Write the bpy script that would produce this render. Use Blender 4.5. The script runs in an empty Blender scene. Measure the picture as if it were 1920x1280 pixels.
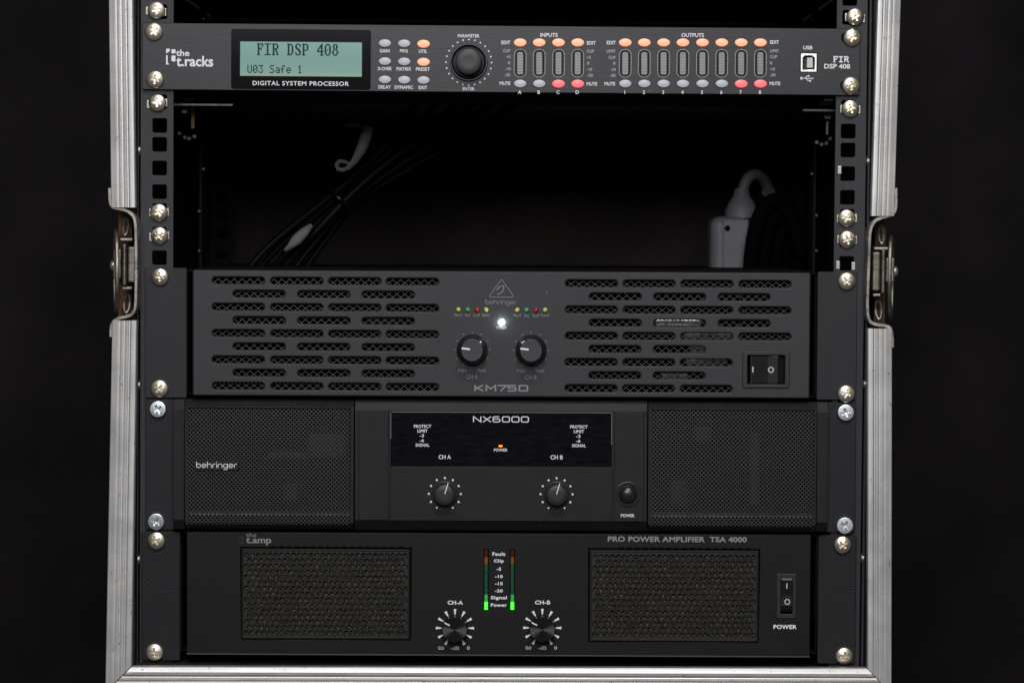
import bpy, bmesh, math, random
from mathutils import Matrix, Vector
random.seed(7)
sc = bpy.context.scene
COL = sc.collection

# ------------------------------------------------------------------ camera
CAM = Vector((0.00669, -1.8, 0.03522))
PITCH, ROLL, FPX = -0.0427, -0.0076, 5000.7        # radians, radians, focal in 1920-wide pixels
RC = Matrix.Rotation(PITCH, 3, 'X') @ Matrix.Rotation(ROLL, 3, 'Y')
cd = bpy.data.cameras.new('camera')
cam = bpy.data.objects.new('camera', cd); COL.objects.link(cam)
cd.sensor_width = 36.0; cd.lens = FPX / 1920 * 36
cd.clip_start = 0.05; cd.clip_end = 20
cam.matrix_world = Matrix.Translation(CAM) @ (RC @ Matrix.Rotation(math.pi/2, 3, 'X')).to_4x4()
cd.dof.use_dof = True; cd.dof.focus_distance = 1.79; cd.dof.aperture_fstop = 9.0
sc.camera = cam

# ------------------------------------------------------------------ light
w = bpy.data.worlds.new('World'); sc.world = w; w.use_nodes = True
bg = w.node_tree.nodes['Background']
bg.inputs[0].default_value = (0.95, 0.97, 1.0, 1); bg.inputs[1].default_value = 0.07
def area(name, loc, target, sx, sy, power, col):
    l = bpy.data.lights.new(name, 'AREA'); l.shape = 'RECTANGLE'; l.size = sx; l.size_y = sy
    l.energy = power; l.color = col
    o = bpy.data.objects.new(name, l); COL.objects.link(o); o.location = loc
    o.rotation_euler = (Vector(target) - Vector(loc)).to_track_quat('-Z', 'Y').to_euler()
    return o
area('soft_overhead_lamp', (0.10, -1.7, 1.6), (0, 0, -0.12), 0.9, 0.7, 30, (1.0, 0.975, 0.95))
area('lamp_above_camera', (-0.10, -2.35, 0.72), (0, 0, -0.1), 1.2, 0.62, 27, (0.97, 0.975, 1.0))
sc.view_settings.view_transform = 'Standard'; sc.view_settings.look = 'None'
sc.view_settings.exposure = 0.0; sc.view_settings.gamma = 1.0

# ------------------------------------------------------------------ photo pixel -> point on the plane y = Y (metres)
def P(px, py, Y=0.0):
    d = RC @ Vector(((px-960)/FPX, 1.0, -(py-640)/FPX))
    t = (Y - CAM.y) / d.y
    return Vector((CAM.x + d.x*t, Y, CAM.z + d.z*t))
def K(Y=0.0): return (Y - CAM.y) / FPX            # metres per photo pixel at depth Y

# ------------------------------------------------------------------ materials
MATS = {}
def mat(name, base, rough=0.5, metal=0.0, spec=0.5, bump=0, bscale=1500, stretch=(1,1,1), var=0.0, vscale=60,
        dust=0.0, emit=None, estr=0.0, aniso=0.0, rvar=0.0, coat=0.0):
    m = bpy.data.materials.new(name); m.use_nodes = True; MATS[name] = m
    nt = m.node_tree; N = nt.nodes; L = nt.links; b = N['Principled BSDF']
    b.inputs['Base Color'].default_value = (*base, 1); b.inputs['Roughness'].default_value = rough
    b.inputs['Metallic'].default_value = metal; b.inputs['Specular IOR Level'].default_value = spec
    b.inputs['Coat Weight'].default_value = coat
    if emit: b.inputs['Emission Color'].default_value = (*emit, 1); b.inputs['Emission Strength'].default_value = estr
    tc = N.new('ShaderNodeTexCoord'); mp = N.new('ShaderNodeMapping'); mp.inputs['Scale'].default_value = stretch
    L.new(tc.outputs['Object'], mp.inputs['Vector'])
    col = None
    if var:
        n = N.new('ShaderNodeTexNoise'); n.inputs['Scale'].default_value = vscale; n.inputs['Detail'].default_value = 6
        L.new(mp.outputs[0], n.inputs['Vector'])
        r = N.new('ShaderNodeMapRange'); r.inputs[1].default_value = 0.3; r.inputs[2].default_value = 0.7
        r.inputs[3].default_value = 1-var; r.inputs[4].default_value = 1+var; L.new(n.outputs[0], r.inputs[0])
        mx = N.new('ShaderNodeMix'); mx.data_type = 'RGBA'; mx.blend_type = 'MULTIPLY'; mx.inputs[0].default_value = 1
        mx.inputs[6].default_value = (*base, 1); L.new(r.outputs[0], mx.inputs[7]); col = mx.outputs[2]
        if rvar:
            r2 = N.new('ShaderNodeMapRange'); r2.inputs[1].default_value = 0.3; r2.inputs[2].default_value = 0.7
            r2.inputs[3].default_value = rough-rvar; r2.inputs[4].default_value = rough+rvar
            L.new(n.outputs[0], r2.inputs[0]); L.new(r2.outputs[0], b.inputs['Roughness'])
    if dust:
        v = N.new('ShaderNodeTexVoronoi'); v.inputs['Scale'].default_value = 230
        L.new(tc.outputs['Object'], v.inputs['Vector'])
        lt = N.new('ShaderNodeMath'); lt.operation = 'LESS_THAN'; lt.inputs[1].default_value = 0.07
        L.new(v.outputs['Distance'], lt.inputs[0])
        sp = N.new('ShaderNodeSeparateColor'); L.new(v.outputs['Color'], sp.inputs[0])
        g = N.new('ShaderNodeMath'); g.operation = 'GREATER_THAN'; g.inputs[1].default_value = 1-dust; L.new(sp.outputs[0], g.inputs[0])
        mu = N.new('ShaderNodeMath'); mu.operation = 'MULTIPLY'; L.new(lt.outputs[0], mu.inputs[0]); L.new(g.outputs[0], mu.inputs[1])
        mx = N.new('ShaderNodeMix'); mx.data_type = 'RGBA'; L.new(mu.outputs[0], mx.inputs[0])
        if col: L.new(col, mx.inputs[6])
        else: mx.inputs[6].default_value = (*base, 1)
        mx.inputs[7].default_value = (.32, .31, .29, 1); col = mx.outputs[2]
    if col: L.new(col, b.inputs['Base Color'])
    if bump:
        n = N.new('ShaderNodeTexNoise'); n.inputs['Scale'].default_value = bscale; n.inputs['Detail'].default_value = 3
        L.new(mp.outputs[0], n.inputs['Vector'])
        bp = N.new('ShaderNodeBump'); bp.inputs['Strength'].default_value = bump; bp.inputs['Distance'].default_value = 0.0004
        L.new(n.outputs[0], bp.inputs['Height']); L.new(bp.outputs[0], b.inputs['Normal'])
    if aniso:
        b.inputs['Anisotropic'].default_value = aniso
        t = N.new('ShaderNodeTangent'); t.direction_type = 'RADIAL'; t.axis = 'Y'; L.new(t.outputs[0], b.inputs['Tangent'])
    return m

mat('rail_black', (.0215,.0215,.027), .52, 0, .35, .35, 1400, var=.12, vscale=90, dust=.02)
mat('dsp_panel', (.0165,.0162,.0205), .38, .2, .38, .10, 900, (.04,1,1), var=.10, vscale=400, dust=.006)
mat('km_ear', (.0140,.0130,.0155), .55, 0, .35, .20, 1500, var=.08, vscale=60, rvar=.07, dust=.03)
mat('km_panel', (.027,.0262,.0300), .52, 0, .36, .20, 1500, var=.06, vscale=60, rvar=.07, dust=.03)
mat('nx_plastic', (.0100,.0088,.0103), .46, 0, .27, .10, 1500, var=.08, vscale=50, rvar=.07, dust=.012)
mat('nx_ear', (.0080,.0077,.0100), .55, 0, .32, .12, 1300, var=.1, vscale=60, rvar=.07, dust=.02)
mat('nx_grille', (.019,.019,.020), .45, .1, .4)
mat('nx_floor', (.30,.29,.27), .5, .5, var=.8, vscale=45)
mat('nx_part', (.035,.034,.040), .6)
mat('nx_gloss', (.0024,.0026,.0042), .12, 0, .5, .14, 420, (.30,1,1.3), var=.95, vscale=330)  # mottled bluish reflection painted into the base colour as streaky noise
mat('painted_edge_glint', (.16,.16,.17), .25, spec=.5)
mat('tsa_panel', (.0046,.0040,.0047), .55, 0, .26, .10, 1500, var=.08, vscale=50, rvar=.07, dust=.006)
mat('tsa_ear', (.0105,.0105,.0125), .62, 0, .28, 1.0, 1000, var=.5, vscale=900, dust=.05)
mat('tsa_lip_lit', (.030,.028,.024), .5, spec=.4)
mat('tsa_grille', (.019,.0178,.0165), .40, .2, .5)
mat('chassis_black', (.008,.008,.008), .7)
mat('void_black', (.003,.003,.003), .9, spec=.1)
mat('inner_black', (.010,.010,.0115), .75, spec=.2, var=.3, vscale=30)
mat('back_black', (.042,.031,.031), .85, spec=.15, var=.3, vscale=12)
mat('rear_rail', (.007,.007,.009), .7, spec=.2)
mat('cloth', (.0115,.0098,.0113), .95, spec=.1, var=.35, vscale=7)
mat('print_white', (.74,.75,.78), .6, spec=.2)
mat('print_grey', (.22,.22,.24), .55, spec=.3)
mat('print_dim', (.135,.135,.145), .55, spec=.3)
mat('print_lightgrey', (.42,.42,.45), .55, spec=.3)
mat('knob_black', (.006,.006,.007), .22, spec=.5)
mat('knob_matte', (.018,.018,.020), .45, spec=.4)
mat('knob_cap', (.040,.038,.045), .55, spec=.35, bump=.1)
mat('dsp_knob', (.022,.020,.0195), .45, .0, spec=.4)
mat('dsp_ring', (.016,.018,.030), .22, .3, spec=.6)
mat('tsa_knob', (.13,.126,.126), .20, 1.0, aniso=.95)
mat('switch_black', (.010,.010,.011), .28, spec=.5)
mat('switch_bezel', (.020,.020,.022), .42, spec=.4)
mat('brass_nickel', (.82,.74,.60), .36, 1.0, bump=.05, bscale=500, var=.10, vscale=200, rvar=.06)
mat('zinc', (.72,.76,.80), .36, 1.0, bump=.15, bscale=900, var=.10, vscale=300)
mat('cage_nut', (.40,.37,.32), .45, 1.0)
mat('latch_dark', (.17,.155,.13), .45, .9, bump=.3, bscale=400, var=.35, vscale=150)
mat('steel_worn', (.27,.255,.23), .44, .9, bump=.3, bscale=400, var=.35, vscale=150, rvar=.1)
mat('rust_wood', (.15,.060,.022), .8, bump=.3, bscale=300, stretch=(1,1,.2), var=.4, vscale=120)
mat('usb_metal', (.62,.61,.56), .35, .9)
mat('usb_white', (.50,.52,.53), .5)
mat('button_grey', (.47,.48,.54), .38, spec=.4)
mat('button_orange', (.60,.37,.27), .4, emit=(1.0,.36,.16), estr=.58)
mat('button_red', (.60,.16,.16), .4, emit=(1.0,.09,.10), estr=.75)
mat('lcd_black', (.0025,.0025,.0045), .10, spec=.3)
mat('lcd_ink', (.004,.014,.028), .5, spec=.2)
mat('led_yellow', (.58,.50,.14), .25, spec=.6)
mat('led_green', (.05,.34,.15), .25, spec=.6)
mat('led_red', (.40,.012,.012), .25, spec=.6)
mat('led_white_on', (.9,1,.97), .3, emit=(.80,1.0,.93), estr=45)
mat('led_orange_on', (.8,.2,.02), .3, emit=(1,.20,.01), estr=1.6)
mat('led_green_on', (.05,.8,.05), .3, emit=(.05,1.0,.02), estr=2.6)
mat('led_green_half', (.02,.25,.06), .3, emit=(.02,.42,.05), estr=.38)
mat('seg_red', (.075,.006,.006), .2, spec=.6)
mat('seg_orange', (.19,.075,.010), .2, spec=.6)
mat('seg_green', (.010,.080,.034), .2, spec=.6)
mat('seg_grey', (.20,.20,.20), .3, spec=.5)
mat('seg_grey_warm', (.235,.20,.19), .3, spec=.5)
mat('seg_grey_green', (.19,.215,.21), .3, spec=.5)
mat('meter_slot', (.006,.006,.007), .5)
mat('foam', (.010,.0095,.009), .9, bump=1.0, bscale=800)
mat('wire_mesh', (.062,.060,.056), .45, .4)
mat('foil', (.55,.55,.56), .3, .8, bump=1.0, bscale=260, var=.5, vscale=200)
mat('capacitor', (.115,.110,.105), .5, .2, bump=.8, bscale=350, var=.6, vscale=260)
mat('cable_black', (.0030,.0030,.0036), .5, spec=.13)
mat('cable_dull', (.0012,.0012,.0014), .8, spec=.05)
mat('cord_white', (.27,.255,.23), .9, bump=1, bscale=1200)
mat('plastic_white', (.155,.155,.17), .55, var=.08, vscale=30)
mat('plastic_brown', (.10,.035,.018), .6)
mat('bracket_steel', (.085,.092,.09), .38, .9, var=.3, vscale=200)
mat('tan_strap', (.16,.085,.035), .7)

def special_mats():
    # worn extruded aluminium: fine draw lines, dull patches, dark nicks
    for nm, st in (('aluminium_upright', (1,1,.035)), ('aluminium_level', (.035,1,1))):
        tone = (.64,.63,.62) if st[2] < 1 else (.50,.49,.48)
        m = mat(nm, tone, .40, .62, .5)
        nt = m.node_tree; N = nt.nodes; L = nt.links; b = N['Principled BSDF']
        tc = N.new('ShaderNodeTexCoord'); mp = N.new('ShaderNodeMapping'); mp.inputs['Scale'].default_value = st
        L.new(tc.outputs['Object'], mp.inputs[0])
        n1 = N.new('ShaderNodeTexNoise'); n1.inputs['Scale'].default_value = 900; n1.inputs['Detail'].default_value = 5; L.new(mp.outputs[0], n1.inputs['Vector'])
        n2 = N.new('ShaderNodeTexNoise'); n2.inputs['Scale'].default_value = 45; n2.inputs['Detail'].default_value = 8; L.new(tc.outputs['Object'], n2.inputs['Vector'])
        n3 = N.new('ShaderNodeTexNoise'); n3.inputs['Scale'].default_value = 420; n3.inputs['Detail'].default_value = 7; n3.inputs['Roughness'].default_value = .65
        mp3 = N.new('ShaderNodeMapping'); mp3.inputs['Scale'].default_value = (1,1,.55) if st[2] < 1 else (.55,1,1); L.new(tc.outputs['Object'], mp3.inputs[0]); L.new(mp3.outputs[0], n3.inputs['Vector'])
        r1 = N.new('ShaderNodeMapRange'); r1.inputs[1].default_value=.3; r1.inputs[2].default_value=.7; r1.inputs[3].default_value=.965; r1.inputs[4].default_value=1.02; L.new(n1.outputs[0], r1.inputs[0])
        r2 = N.new('ShaderNodeMapRange'); r2.inputs[1].default_value=.35; r2.inputs[2].default_value=.65; r2.inputs[3].default_value=.92; r2.inputs[4].default_value=1.04; L.new(n2.outputs[0], r2.inputs[0])
        r3 = N.new('ShaderNodeMapRange'); r3.inputs[1].default_value=.63; r3.inputs[2].default_value=.70; r3.inputs[3].default_value=1; r3.inputs[4].default_value=.30; L.new(n3.outputs[0], r3.inputs[0])
        a = N.new('ShaderNodeMath'); a.operation='MULTIPLY'; L.new(r1.outputs[0], a.inputs[0]); L.new(r2.outputs[0], a.inputs[1])
        a2 = N.new('ShaderNodeMath'); a2.operation='MULTIPLY'; L.new(a.outputs[0], a2.inputs[0]); L.new(r3.outputs[0], a2.inputs[1])
        mx = N.new('ShaderNodeMix'); mx.data_type='RGBA'; mx.blend_type='MULTIPLY'; mx.inputs[0].default_value=1
        mx.inputs[6].default_value=(*tone,1); L.new(a2.outputs[0], mx.inputs[7]); L.new(mx.outputs[2], b.inputs['Base Color'])
        rr = N.new('ShaderNodeMapRange'); rr.inputs[1].default_value=.3; rr.inputs[2].default_value=.7; rr.inputs[3].default_value=.38; rr.inputs[4].default_value=.48; L.new(n2.outputs[0], rr.inputs[0]); L.new(rr.outputs[0], b.inputs['Roughness'])
        bp = N.new('ShaderNodeBump'); bp.inputs['Strength'].default_value=.12; bp.inputs['Distance'].default_value=.0003
        ad = N.new('ShaderNodeMath'); ad.operation='ADD'; L.new(n1.outputs[0], ad.inputs[0]); L.new(n3.outputs[0], ad.inputs[1]); L.new(ad.outputs[0], bp.inputs['Height']); L.new(bp.outputs[0], b.inputs['Normal'])
    # back-lit liquid crystal glass
    m = mat('lcd_glass', (.05,.08,.08), .3, spec=.3, emit=(.125,.275,.245), estr=.80)
    nt = m.node_tree; N = nt.nodes; L = nt.links; b = N['Principled BSDF']       # edge-lit backlight: greener near its lamps along the lower edge
    tc = N.new('ShaderNodeTexCoord'); sp = N.new('ShaderNodeSeparateXYZ'); L.new(tc.outputs['Object'], sp.inputs[0])
    mr = N.new('ShaderNodeMapRange'); mr.inputs[1].default_value = -.0115; mr.inputs[2].default_value = .0115; L.new(sp.outputs[2], mr.inputs[0])
    cr = N.new('ShaderNodeValToRGB'); e = cr.color_ramp.elements; e[0].position = .03; e[0].color = (.21,.33,.17,1); e[1].position = 1; e[1].color = (.140,.292,.258,1)
    e2 = cr.color_ramp.elements.new(.14); e2.color = (.135,.275,.225,1); e3 = cr.color_ramp.elements.new(.5); e3.color = (.112,.248,.208,1)
    L.new(mr.outputs[0], cr.inputs[0]); L.new(cr.outputs[0], b.inputs['Emission Color'])
    # foam with pale fibres catching light
    m = MATS['foam']; nt = m.node_tree; N = nt.nodes; L = nt.links; b = N['Principled BSDF']
    tc = N.new('ShaderNodeTexCoord'); n = N.new('ShaderNodeTexNoise'); n.inputs['Scale'].default_value=1300; n.inputs['Detail'].default_value=2; L.new(tc.outputs['Object'], n.inputs['Vector'])
    n2 = N.new('ShaderNodeTexNoise'); n2.inputs['Scale'].default_value=55; L.new(tc.outputs['Object'], n2.inputs['Vector'])
    ad = N.new('ShaderNodeMath'); ad.operation='MULTIPLY_ADD'; ad.inputs[1].default_value=.10; L.new(n2.outputs[0], ad.inputs[0]); L.new(n.outputs[0], ad.inputs[2])
    r = N.new('ShaderNodeValToRGB'); r.color_ramp.elements[0].position=.50; r.color_ramp.elements[0].color=(.008,.008,.007,1); r.color_ramp.elements[1].position=.74; r.color_ramp.elements[1].color=(.24,.205,.145,1)
    L.new(ad.outputs[0], r.inputs[0]); L.new(r.outputs[0], b.inputs['Base Color'])
special_mats()
def vary_screws():
    for nm in ('brass_nickel', 'zinc'):
        nt = MATS[nm].node_tree; N = nt.nodes; L = nt.links; b = N['Principled BSDF']
        oi = N.new('ShaderNodeObjectInfo'); mr = N.new('ShaderNodeMapRange'); L.new(oi.outputs['Random'], mr.inputs[0])
        mr.inputs[3].default_value = .30; mr.inputs[4].default_value = .46
        for l in list(b.inputs['Roughness'].links): L.remove(l)
        L.new(mr.outputs[0], b.inputs['Roughness'])
        hs = N.new('ShaderNodeHueSaturation'); m2 = N.new('ShaderNodeMapRange'); L.new(oi.outputs['Random'], m2.inputs[0]); m2.inputs[3].default_value = 1.1; m2.inputs[4].default_value = .86
        src = b.inputs['Base Color'].links[0].from_socket; L.new(src, hs.inputs['Color']); L.new(m2.outputs[0], hs.inputs['Value']); L.new(hs.outputs[0], b.inputs['Base Color'])
vary_screws()

# ------------------------------------------------------------------ mesh helpers  (fronts face -Y)
def new_mesh(name, verts, faces, smooth=False):
    me = bpy.data.meshes.new(name); me.from_pydata([tuple(v) for v in verts], [], faces)
    if smooth:
        for p in me.polygons: p.use_smooth = True
    me.update(); return me
def rrect(w, h, r=0, n=5, cx=0, cy=0):
    if r <= 0: return [(cx-w/2,cy-h/2),(cx+w/2,cy-h/2),(cx+w/2,cy+h/2),(cx-w/2,cy+h/2)]
    out = []
    for sx, sy, a0 in ((1,-1,-90),(1,1,0),(-1,1,90),(-1,-1,180)):
        for i in range(n+1):
            a = math.radians(a0 + 90*i/n)
            out.append((cx+sx*(w/2-r)+r*math.cos(a), cy+sy*(h/2-r)+r*math.sin(a)))
    return out
def circ(r, n=32, cx=0, cy=0, sx=1): return [(cx+sx*r*math.cos(2*math.pi*i/n), cy+r*math.sin(2*math.pi*i/n)) for i in range(n)]
def curve_mesh(cu):
    ob = bpy.data.objects.new('tmp', cu); COL.objects.link(ob)
    dg = bpy.context.evaluated_depsgraph_get()
    me = bpy.data.meshes.new_from_object(ob.evaluated_get(dg))
    bpy.data.objects.remove(ob); bpy.data.curves.remove(cu)
    return me
TOFRONT = Matrix(((1,0,0,0),(0,0,-1,0),(0,1,0,0),(0,0,0,1)))
def plate(outer, holes=(), t=.002, bevel=.0003, extra=()):
    """flat plate with openings; its front lies on y = 0 and it is t thick; outlines in (x, z)"""
    cu = bpy.data.curves.new('c', 'CURVE'); cu.dimensions = '2D'; cu.fill_mode = 'BOTH'
    for poly in [outer, *extra, *holes]:
        s = cu.splines.new('POLY'); s.points.add(len(poly)-1)
        for p, q in zip(s.points, poly): p.co = (q[0], q[1], 0, 1)
        s.use_cyclic_u = True
    cu.extrude = t/2 - bevel; cu.bevel_depth = bevel; cu.bevel_resolution = 1; cu.offset = -bevel
    me = curve_mesh(cu)
    me.transform(TOFRONT); me.transform(Matrix.Translation((0, t/2, 0)))
    return me
def box(w, d, h, bevel=0, seg=2, off=(0,0,0)):
    """w x h seen from the front, d deep, front on y = 0 before off"""
    bm = bmesh.new(); bmesh.ops.create_cube(bm, size=1)
    bmesh.ops.scale(bm, vec=(w,d,h), verts=bm.verts)
    if bevel: bmesh.ops.bevel(bm, geom=bm.edges[:], offset=bevel, segments=seg, affect='EDGES', profile=.5)
    bmesh.ops.translate(bm, vec=(off[0], off[1]+d/2, off[2]), verts=bm.verts)
    me = bpy.data.meshes.new('box'); bm.to_mesh(me); bm.free(); return me
def join(*ms):
    bm = bmesh.new()
    for m in ms: bm.from_mesh(m)
    me = bpy.data.meshes.new('joined'); bm.to_mesh(me); bm.free(); return me
def lathe(prof, n=48, sx=1.0, mod=None, smooth=True):
    """prof = [(radius, how far it stands proud)], spun about the y axis"""
    V, F = [], []
    for k, (r, h) in enumerate(prof):
        for i in range(n):
            a = 2*math.pi*i/n; rr = r*(mod(a, k) if mod else 1)
            V.append((sx*rr*math.cos(a), -h, rr*math.sin(a)))
    for k in range(len(prof)-1):
        for i in range(n):
            j = (i+1) % n
            F.append((k*n+i, k*n+j, (k+1)*n+j, (k+1)*n+i))
    V.append((0, -prof[-1][1], 0)); c = len(V)-1; k = len(prof)-1
    for i in range(n): F.append((k*n+i, k*n+(i+1) % n, c))
    me = new_mesh('lathe', V, F, smooth)
    bm = bmesh.new(); bm.from_mesh(me); bmesh.ops.recalc_face_normals(bm, faces=bm.faces)
    # the recalculation may point inwards on an open shell
    s = sum(f.normal.y*f.calc_area() for f in bm.faces)
    if s > 0: bmesh.ops.reverse_faces(bm, faces=bm.faces)
    bm.to_mesh(me); bm.free()
    me.set_sharp_from_angle(angle=math.radians(38))
    return me
def tube(pts, r, res=4, taper=None, smooth_pts=True):
    cu = bpy.data.curves.new('c', 'CURVE'); cu.dimensions = '3D'
    s = cu.splines.new('NURBS' if smooth_pts else 'POLY'); s.points.add(len(pts)-1)
    for i, (p, q) in enumerate(zip(s.points, pts)):
        p.co = (*q, 1); p.radius = taper[i] if taper else 1
    if smooth_pts: s.use_endpoint_u = True; s.order_u = 4; s.resolution_u = 8
    cu.bevel_depth = r; cu.bevel_resolution = res; cu.use_fill_caps = True
    me = curve_mesh(cu)
    for p in me.polygons: p.use_smooth = True
    return me

# ------------------------------------------------------------------ object helpers
WM = {}
def thing(name, label, cat, loc, ang=0.0, group=None):
    o = bpy.data.objects.new(name, None); o.empty_display_size = .02; COL.objects.link(o)
    o.location = loc; o.rotation_euler = (0, ang, 0)
    o['label'] = label; o['category'] = cat
    if group: o['group'] = group
    WM[o.name] = Matrix.Translation(loc) @ Matrix.Rotation(ang, 4, 'Y')
    return o
def obj(name, me, m, parent=None, loc=(0,0,0), rot=None, label=None, own=False):
    """loc in world metres; a child turns with its parent (own = keep the world axes)"""
    if me.users == 0: me.materials.append(MATS[m]) if len(me.materials) == 0 else None
    o = bpy.data.objects.new(name, me); COL.objects.link(o)
    R = rot if rot is not None else Matrix.Identity(4)
    if parent is not None:
        o.parent = parent; pm = WM[parent.name]
        l = pm.inverted() @ Vector(loc)
        M = Matrix.Translation(l) @ ((pm.to_3x3().inverted().to_4x4() @ R) if own else R)
        o.matrix_local = M; WM[o.name] = pm @ M
    else:
        o.matrix_world = Matrix.Translation(loc) @ R; WM[o.name] = o.matrix_world.copy()
    if me.materials and me.materials[0] != MATS[m]:
        o.material_slots[0].link = 'OBJECT'; o.material_slots[0].material = MATS[m]
    if label: o['label'] = label
    return o
def top(o, label, cat, group=None, kind=None):
    o['label'] = label; o['category'] = cat
    if group: o['group'] = group
    if kind: o['kind'] = kind
    return o

FONT_T = .00012
def fit(me, w, h):
    xs = [v.co.x for v in me.vertices]; ys = [v.co.y for v in me.vertices]
    x0, x1, y0, y1 = min(xs), max(xs), min(ys), max(ys)
    sx = w/(x1-x0) if w else h/(y1-y0); sy = h/(y1-y0) if h else sx
    for v in me.vertices:
        v.co = ((v.co.x-(x0+x1)/2)*sx, (v.co.y-(y0+y1)/2)*sy, v.co.z)
    return me
def flat_front(me):
    zs = [v.co.z for v in me.vertices]; zm = max(zs)
    for v in me.vertices: v.co.z = FONT_T if v.co.z > zm/2 else -.00002
    me.transform(TOFRONT); return me
def text(parent, s, px, py, wpx, hpx, Y, m='print_white', bold=0.0137, spacing=1.0, name='lettering', shear=0):
    cu = bpy.data.curves.new('t', 'FONT'); cu.body = s; cu.size = 1; cu.resolution_u = 3; cu.extrude = .05
    cu.offset = bold; cu.space_character = spacing; cu.shear = shear
    me = curve_mesh(cu); fit(me, wpx*K(Y) if wpx else None, hpx*K(Y) if hpx else None); flat_front(me)
    return obj(name, me, m, parent, P(px, py, Y-.00003))
def arc(cx, cy, r, a0, a1, n=14, ry=None):
    ry = ry or r
    return [(cx+r*math.cos(math.radians(a0+(a1-a0)*i/n)), cy+ry*math.sin(math.radians(a0+(a1-a0)*i/n))) for i in range(n+1)]
def strokes(parent, lines, width, px, py, wpx, hpx, Y, m, name='lettering'):
    """lettering drawn as ribbons of one width, fitted to wpx x hpx photo pixels"""
    V, F = [], []; LV = []
    for li, ln in enumerate(lines):
        pts = [Vector(p) for p in ln]; pts = [p for i, p in enumerate(pts) if i == 0 or (p-pts[i-1]).length > 1e-6]
        closed = (pts[0]-pts[-1]).length < 1e-6
        b = len(V); n = len(pts)
        for i, p in enumerate(pts):
            a = (p-pts[i-1]) if i > 0 else ((pts[0]-pts[-2]) if closed else pts[1]-pts[0])
            c = (pts[i+1]-p) if i < n-1 else ((pts[1]-pts[0]) if closed else a)
            if i == 0 and not closed: a = c
            a = a.normalized(); c = c.normalized(); na = Vector((-a.y, a.x)); nc = Vector((-c.y, c.x))
            nn = (na+nc); nn = nn.normalized() if nn.length > .2 else na
            d = width/2/max(.45, nn.dot(na))
            e = Vector((0, 0))
            if not closed and i == 0: e = -c*width*.25
            if not closed and i == n-1: e = a*width*.25
            for sgn in (1, -1):
                q = p+e+nn*d*sgn; V.append((q.x, q.y, 0)); LV.append(li*6e-6)
        for i in range(n-1):
            F.append((b+2*i, b+2*i+1, b+2*i+3, b+2*i+2))
    xs = [v[0] for v in V]; ys = [v[1] for v in V]
    sx = wpx*K(Y)/(max(xs)-min(xs)); sy = hpx*K(Y)/(max(ys)-min(ys)) if hpx else sx
    cx, cy = (max(xs)+min(xs))/2, (max(ys)+min(ys))/2
    n = len(V)
    VV = [((x-cx)*sx, -FONT_T-l, (y-cy)*sy) for (x, y, _), l in zip(V, LV)] + [((x-cx)*sx, 0, (y-cy)*sy) for x, y, _ in V]
    FF = list(F) + [tuple(i+n for i in reversed(f)) for f in F]
    for f in F: FF += [(f[1], f[0], f[0]+n, f[1]+n), (f[3], f[2], f[2]+n, f[3]+n)]
    return obj(name, new_mesh('strokes', VV, FF), m, parent, P(px, py, Y-.00003))
def polys(parent, plist, Y, m, name, px, py):
    """flat printed shapes given in photo pixels relative to (px, py)"""
    k = K(Y); V, F = [], []
    for pl in plist:
        b = len(V); n = len(pl)
        for x, y in pl: V.append((x*k, -FONT_T, -y*k))
        for x, y in pl: V.append((x*k, 0, -y*k))
        F.append(tuple(range(b, b+n)))
        for i in range(n): F.append((b+i, b+(i+1) % n, b+n+(i+1) % n, b+n+i))
    me = new_mesh(name, V, F)
    bm = bmesh.new(); bm.from_mesh(me)
    for f in bm.faces:
        if len(f.verts) > 4 or abs(f.normal.y) > .9:
            if f.normal.y > 0: f.normal_flip()
    bm.to_mesh(me); bm.free()
    return obj(name, me, m, parent, P(px, py, Y-.00003))
def dots(parent, centres, r, Y, m, px, py, n=10, name='printed_scale'):
    return polys(parent, [[(x+r*math.cos(2*math.pi*i/n), y+r*math.sin(2*math.pi*i/n)) for i in range(n)] for x, y in centres], Y, m, name, px, py)

# screws -----------------------------------------------------------
def screw_mesh(R, H, flat):
    nr, na = 22, 72; V, F = [], []
    def hgt(r, a):
        q = r/R
        h = H*(1-q**2*.62) if not flat else H*(1-.10*q**2)
        if q > .93: h *= 1-((q-.93)/.07)**2*.75
        x, y = r*math.cos(a), r*math.sin(a); L_, W_ = .52*R, .125*R
        d = 0
        for u, v in ((x, y), (y, x)):
            e = max((abs(u)-L_)/(.12*R), (abs(v)-W_)/(.07*R)); d = max(d, min(1, max(0, -e*1.6)))
        if r < .2*R: d = max(d, .8)
        return h-d*H*.62*(1-.5*q)
    for i in range(nr+1):
        r = R*(i/nr)
        for j in range(na): a = 2*math.pi*j/na; V.append((r*math.cos(a), -hgt(r, a), r*math.sin(a)))
    for i in range(nr):
        for j in range(na): F.append((i*na+j, (i+1)*na+j, (i+1)*na+(j+1) % na, i*na+(j+1) % na))
    b = len(V)
    for j in range(na): a = 2*math.pi*j/na; V.append((R*.97*math.cos(a), .002, R*.97*math.sin(a)))
    for j in range(na): F.append((nr*na+j, b+j, b+(j+1) % na, nr*na+(j+1) % na))
    me = new_mesh('screw', V, F, True)
    bm = bmesh.new(); bm.from_mesh(me); bmesh.ops.remove_doubles(bm, verts=bm.verts, dist=1e-6); bmesh.ops.recalc_face_normals(bm, faces=bm.faces)
    if sum(f.normal.y*f.calc_area() for f in bm.faces) > 0: bmesh.ops.reverse_faces(bm, faces=bm.faces)
    bm.to_mesh(me); bm.free()
    me.set_sharp_from_angle(angle=math.radians(50)); return me
SCREW = screw_mesh(.0060, .0030, False); SCREW.materials.append(MATS['brass_nickel'])
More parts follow.
